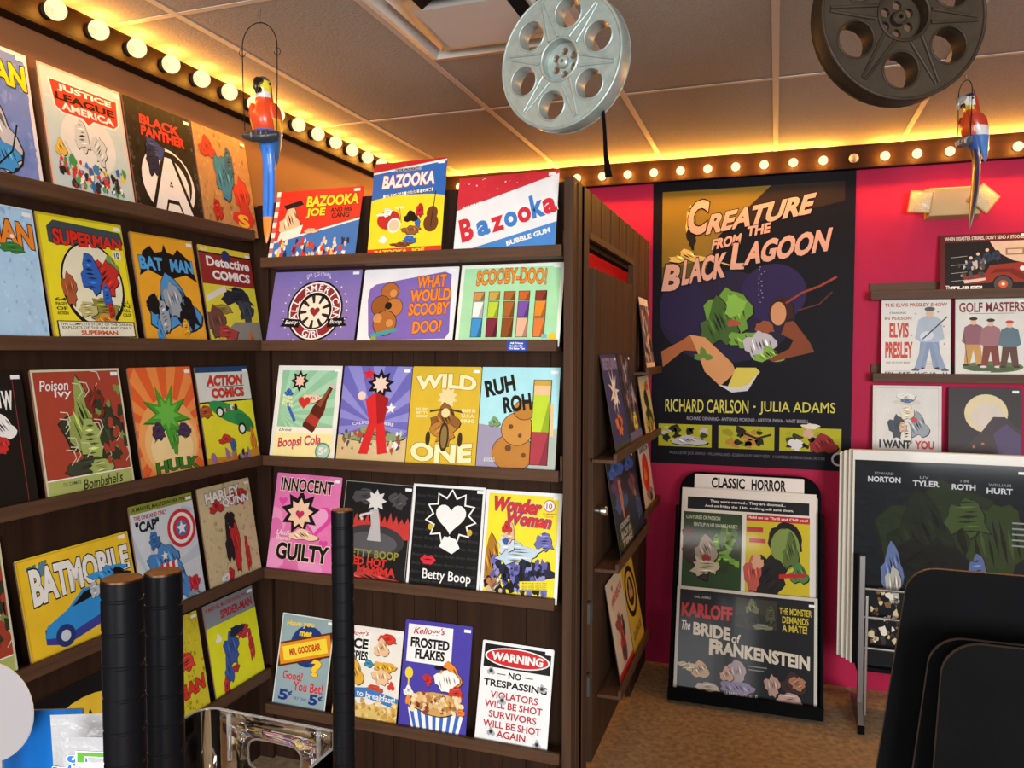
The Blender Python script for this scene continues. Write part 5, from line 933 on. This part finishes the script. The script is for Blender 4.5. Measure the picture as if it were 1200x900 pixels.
# ------------------------------------------------------------------ near fixtures
DK = 1.072
def wire_unit(M, posts, deck, label):
    root = empty('wire_shelf_unit', M, label, 'shelf unit', 'black wire shelf units in front')
    for (x, y, zt) in posts:
        prof = []; z = FZ
        while z < zt - .03:
            prof += [(.0127, z), (.0127, z + .0185), (.0122, z + .0192), (.0122, z + .0202)]; z += .0212
        prof += [(.0127, z), (.0127, zt)]
        mb = MB(); mb.lathe(prof, BLACKM, 22, T((x, y, 0))); p = mb.build('post', root, angle=20)
        mb = MB(); mb.lathe([(.0122, zt), (.0118, zt + .0012), (.006, zt + .0018), (.001, zt + .0018)], COPPER, 20, T((x, y, 0))); c = mb.build('end_cap', p); c['label'] = 'copper coloured end cap'
    x0, y0, x1, y1, z = deck
    for zz in (z, z - .75):
        mb = MB()
        for zq in (zz - .004, zz - .03): mb.tube([(x0, y0, zq), (x1, y0, zq), (x1, y1, zq), (x0, y1, zq), (x0, y0, zq)], .003, BLACKM, 6)
        k = int((x1 - x0) / .025)
        for i in range(k + 1): x = x0 + (x1 - x0) * i / k; mb.tube([(x, y0, zz - .0018), (x, y1, zz - .0018)], .0018, BLACKM, 5)
        mb.build('wire_shelf', root)
wire_unit(T((0, 0, 0)), [(1.647, -2.315, 1.542), (1.590, -1.981, 1.517), (.62, -2.315, 1.542), (.62, -1.981, 1.517)], (.62, -2.315, 1.635, -1.90, DK), 'black wire shelf unit holding the clear bin, with tall ribbed posts')
wire_unit(T((0, 0, 0)), [(1.662, -2.366, 1.553), (1.662, -2.80, 1.553), (.70, -2.80, 1.553), (.70, -2.366, 1.553)], (.70, -2.80, 1.66, -2.366, DK), 'nearest black wire shelf unit, only its leftmost ribbed post in view')
# clear bin
bn = empty('storage_bin', T((1.468, -1.945, DK + .0005)) @ RZ(-1), 'clear plastic bin with slot handle beside the black posts', 'bin')
def bin_wall(path_bottom, path_top, name, par):
    pass
w2, dp, hh = .108, .19, .137 + .028
def sup(w_, d_, r, z):
    p = []
    for cx, cy, a0 in ((w_ - r, -r, 0), (-w_ + r, -r, 90), (-w_ + r, -d_ + r, 180), (w_ - r, -d_ + r, 270)):
        for i in range(7): a = math.radians(a0 + 90 * i / 6); p.append((cx + r * math.cos(a), cy + r * math.sin(a), z))
    return p
mb = MB(); lo, hi = sup(w2 - .006, dp - .006, .02, 0), sup(w2, dp, .024, hh); n = len(lo)
fs = []
for i in range(n):
    j = (i + 1) % n
    if i == 6: continue            # far wall with the handle slot is added below
    fs.append((i, j, n + j, n + i))
mb.add(lo + hi, fs + [tuple(range(n))[::-1]], CLEAR, False)
# far wall grid with a rounded slot
a0, a1 = Vector(lo[6]), Vector(hi[6]); b0, b1 = Vector(lo[7]), Vector(hi[7])
def fw(u, v): return (a0.lerp(a1, v)).lerp(b0.lerp(b1, v), u)
slot = []; cu_, cv_, ru, rv = .5, .70, .24, .125
for i in range(32):
    t = 2 * PI * i / 32; c_, s_ = math.cos(t), math.sin(t); slot.append(fw(cu_ + ru * math.copysign(abs(c_) ** .45, c_), cv_ + rv * math.copysign(abs(s_) ** .6, s_)))
outer = []
for i in range(32):
    t = 2 * PI * i / 32; c_, s_ = math.cos(t), math.sin(t); k = 1 / max(abs(c_), abs(s_)); u = .5 + .5 * c_ * k; v = cv_ + (1 - cv_) * s_ * k if s_ > 0 else cv_ + cv_ * s_ * k; outer.append(fw(u, v))
mb.add(slot + outer, [(i, (i + 1) % 32, 32 + (i + 1) % 32, 32 + i) for i in range(32)], CLEAR)
o = mb.build('tub', bn); so = o.modifiers.new('s', 'SOLIDIFY'); so.thickness = .0022
RIM = mat('frosted_rim', (.85, .84, .82), rough=.12, trans=.75, spec=.8)
mb = MB(); q = sup(w2, dp, .024, hh); mb.tube(q + [q[0]], .0017, RIM, 8, False); mb.build('rim', bn)
mb = MB(); mb.tube(slot + [slot[0]], .0015, RIM, 8, False); mb.build('handle_slot', bn)
for u in (.1, .9):
    mb = MB(); p0, p1 = fw(u, .99), fw(u, .62); mb.tube([p0 + Vector((0, -.003, 0)), p1 + Vector((0, -.003, 0))], [.003, .003], RIM, 8); mb.build('stacking_tab', bn)
# card display and candy bags at the lower left
def wt(a): pass
cd = MB(); pts = [(.0, .0), (.072, .0), (.070, .2325), (.045, .231), (.0, .229), (-.13, .225), (-.13, .0)]
cd.prism(pts, 0, .003, ink('#1562ae'), CARDW); tag(cd.build('display_card', None, T((1.272, -2.130, DK + .0005)) @ RZ(16)), 'blue card standing at lower left behind the pale oval card', 'card')
mb = MB(); ov = [(.056 * math.copysign(abs(math.cos(2 * PI * i / 40)) ** .9, math.cos(2 * PI * i / 40)), 0.2535 + .054 * math.sin(2 * PI * i / 40)) for i in range(40)]
mb.prism(ov, 0, .003, CARDW, mat('card_edge', (.9, .89, .86), rough=.4)); mb.prism([(-.02, 0), (.02, 0), (.02, .22), (-.02, .22)], .0031, .006, CARDW)
tag(mb.build('display_card', None, T((1.284, -2.185, DK + .0005)) @ RZ(16)), 'pale rounded card at the lower left picture edge', 'card')
def bag(M, wd, ht, lines, label):
    mb = MB(); nx, nz = 12, 16; F = []
    for s in (-1, 1):
        base = len(mb.v)
        for j in range(nz + 1):
            for i in range(nx + 1):
                u, v = i / nx, j / nz; th = .011 * (math.sin(PI * u) ** .6) * (math.sin(PI * min(1, max(0, (v - .0) / .9))) ** .6) if v < .9 else 0
                rp = .0012 * math.sin(23 * u + 11 * v) * math.sin(9 * v + 4 * u) * (th > 0)
                mb.v.append(((u - .5) * wd * (1 - .04 * math.sin(PI * v)), s * (th + rp) + s * .0003, v * ht))
        k = mb.m(mat('foil_white', (.30, .30, .31), rough=.3, spec=.6, bump=.3, bscale=60))
        for j in range(nz):
            for i in range(nx):
                q = [base + j * (nx + 1) + i, base + j * (nx + 1) + i + 1, base + (j + 1) * (nx + 1) + i + 1, base + (j + 1) * (nx + 1) + i]
                mb.f.append(q if s < 0 else q[::-1]); mb.mi.append(k); mb.sm.append(True)
    a = Art(mb, wd, ht, ink)
    def yy(x, z): return -.0125 - .0004
    for (c, q, x0, y0, x1, y1, r) in lines:
        st0 = len(mb.v); a.t(c, q, x0, y0, x1, y1, .06, W, .05, rot=r)
        for i in range(st0, len(mb.v)):
            x, y, z = mb.v[i]; u, v = x / wd + .5, z / ht; th = .011 * (max(0, math.sin(PI * min(1, max(0, u)))) ** .6) * (max(0, math.sin(PI * min(1, max(0, v / .9)))) ** .6) if v < .9 else 0
            mb.v[i] = (x, y - th - .0012, z)
    return tag(mb.build('candy_bag', None, M), label, 'candy bag', 'white candy bags at lower left')
bag(T((1.482, -2.222, DK + .0005)) @ RZ(16) @ RY(.8), .062, .278, [('#2a62b0', 'SOUR', -.16, .835, .44, .905, -90), ('#4a8a2c', 'LIME', .02, .825, .70, .925, -90), ('#c03a4a', 'CANDY', .50, .80, 1.02, .85, -90)], 'front white candy bag with green and blue printed words')
bag(T((1.436, -2.190, DK + .0005)) @ RZ(20) @ RY(-1.5), .058, .278, [('#2a62b0', 'SWEET', -.1, .74, .4, .80, -90), ('#4a8a2c', 'MIX', .1, .66, .5, .74, -90)], 'white candy bag tucked behind, its plain corner showing')

# black rounded boards at lower right
def bboard(x, y, z1, w0, slope, r, label, tilt=2):
    mb = MB(); wt_ = w0; xl_top = 0; p = []
    H = z1 - FZ
    p = [(-slope * H, 0), (w0 + slope * H, 0)]
    for cx, a0, sg in ((w0 - r, 0, 1), (r, 90, -1)):
        for i in range(9): a = math.radians(a0 + 90 * i / 8); p.append((cx + r * math.cos(a) + 0, H - r + r * math.sin(a)))
    mb.prism(p, 0, .012, BLACK, EDGE)
    return tag(mb.build('display_board', None, T((x, y, FZ)) @ RX(-tilt), bevel=.001), label, 'board', 'black rounded boards at lower right')
bboard(2.302, -1.14, 1.282, .56, .125, .055, 'tallest black rounded board at lower right, before the poster rack')
bboard(2.330, -1.22, 1.178, .50, .105, .060, 'middle black rounded board, just behind the lowest front board')
bboard(2.342, -1.275, 1.19, .50, .05, .065, 'front black rounded board nearest the lower right corner')
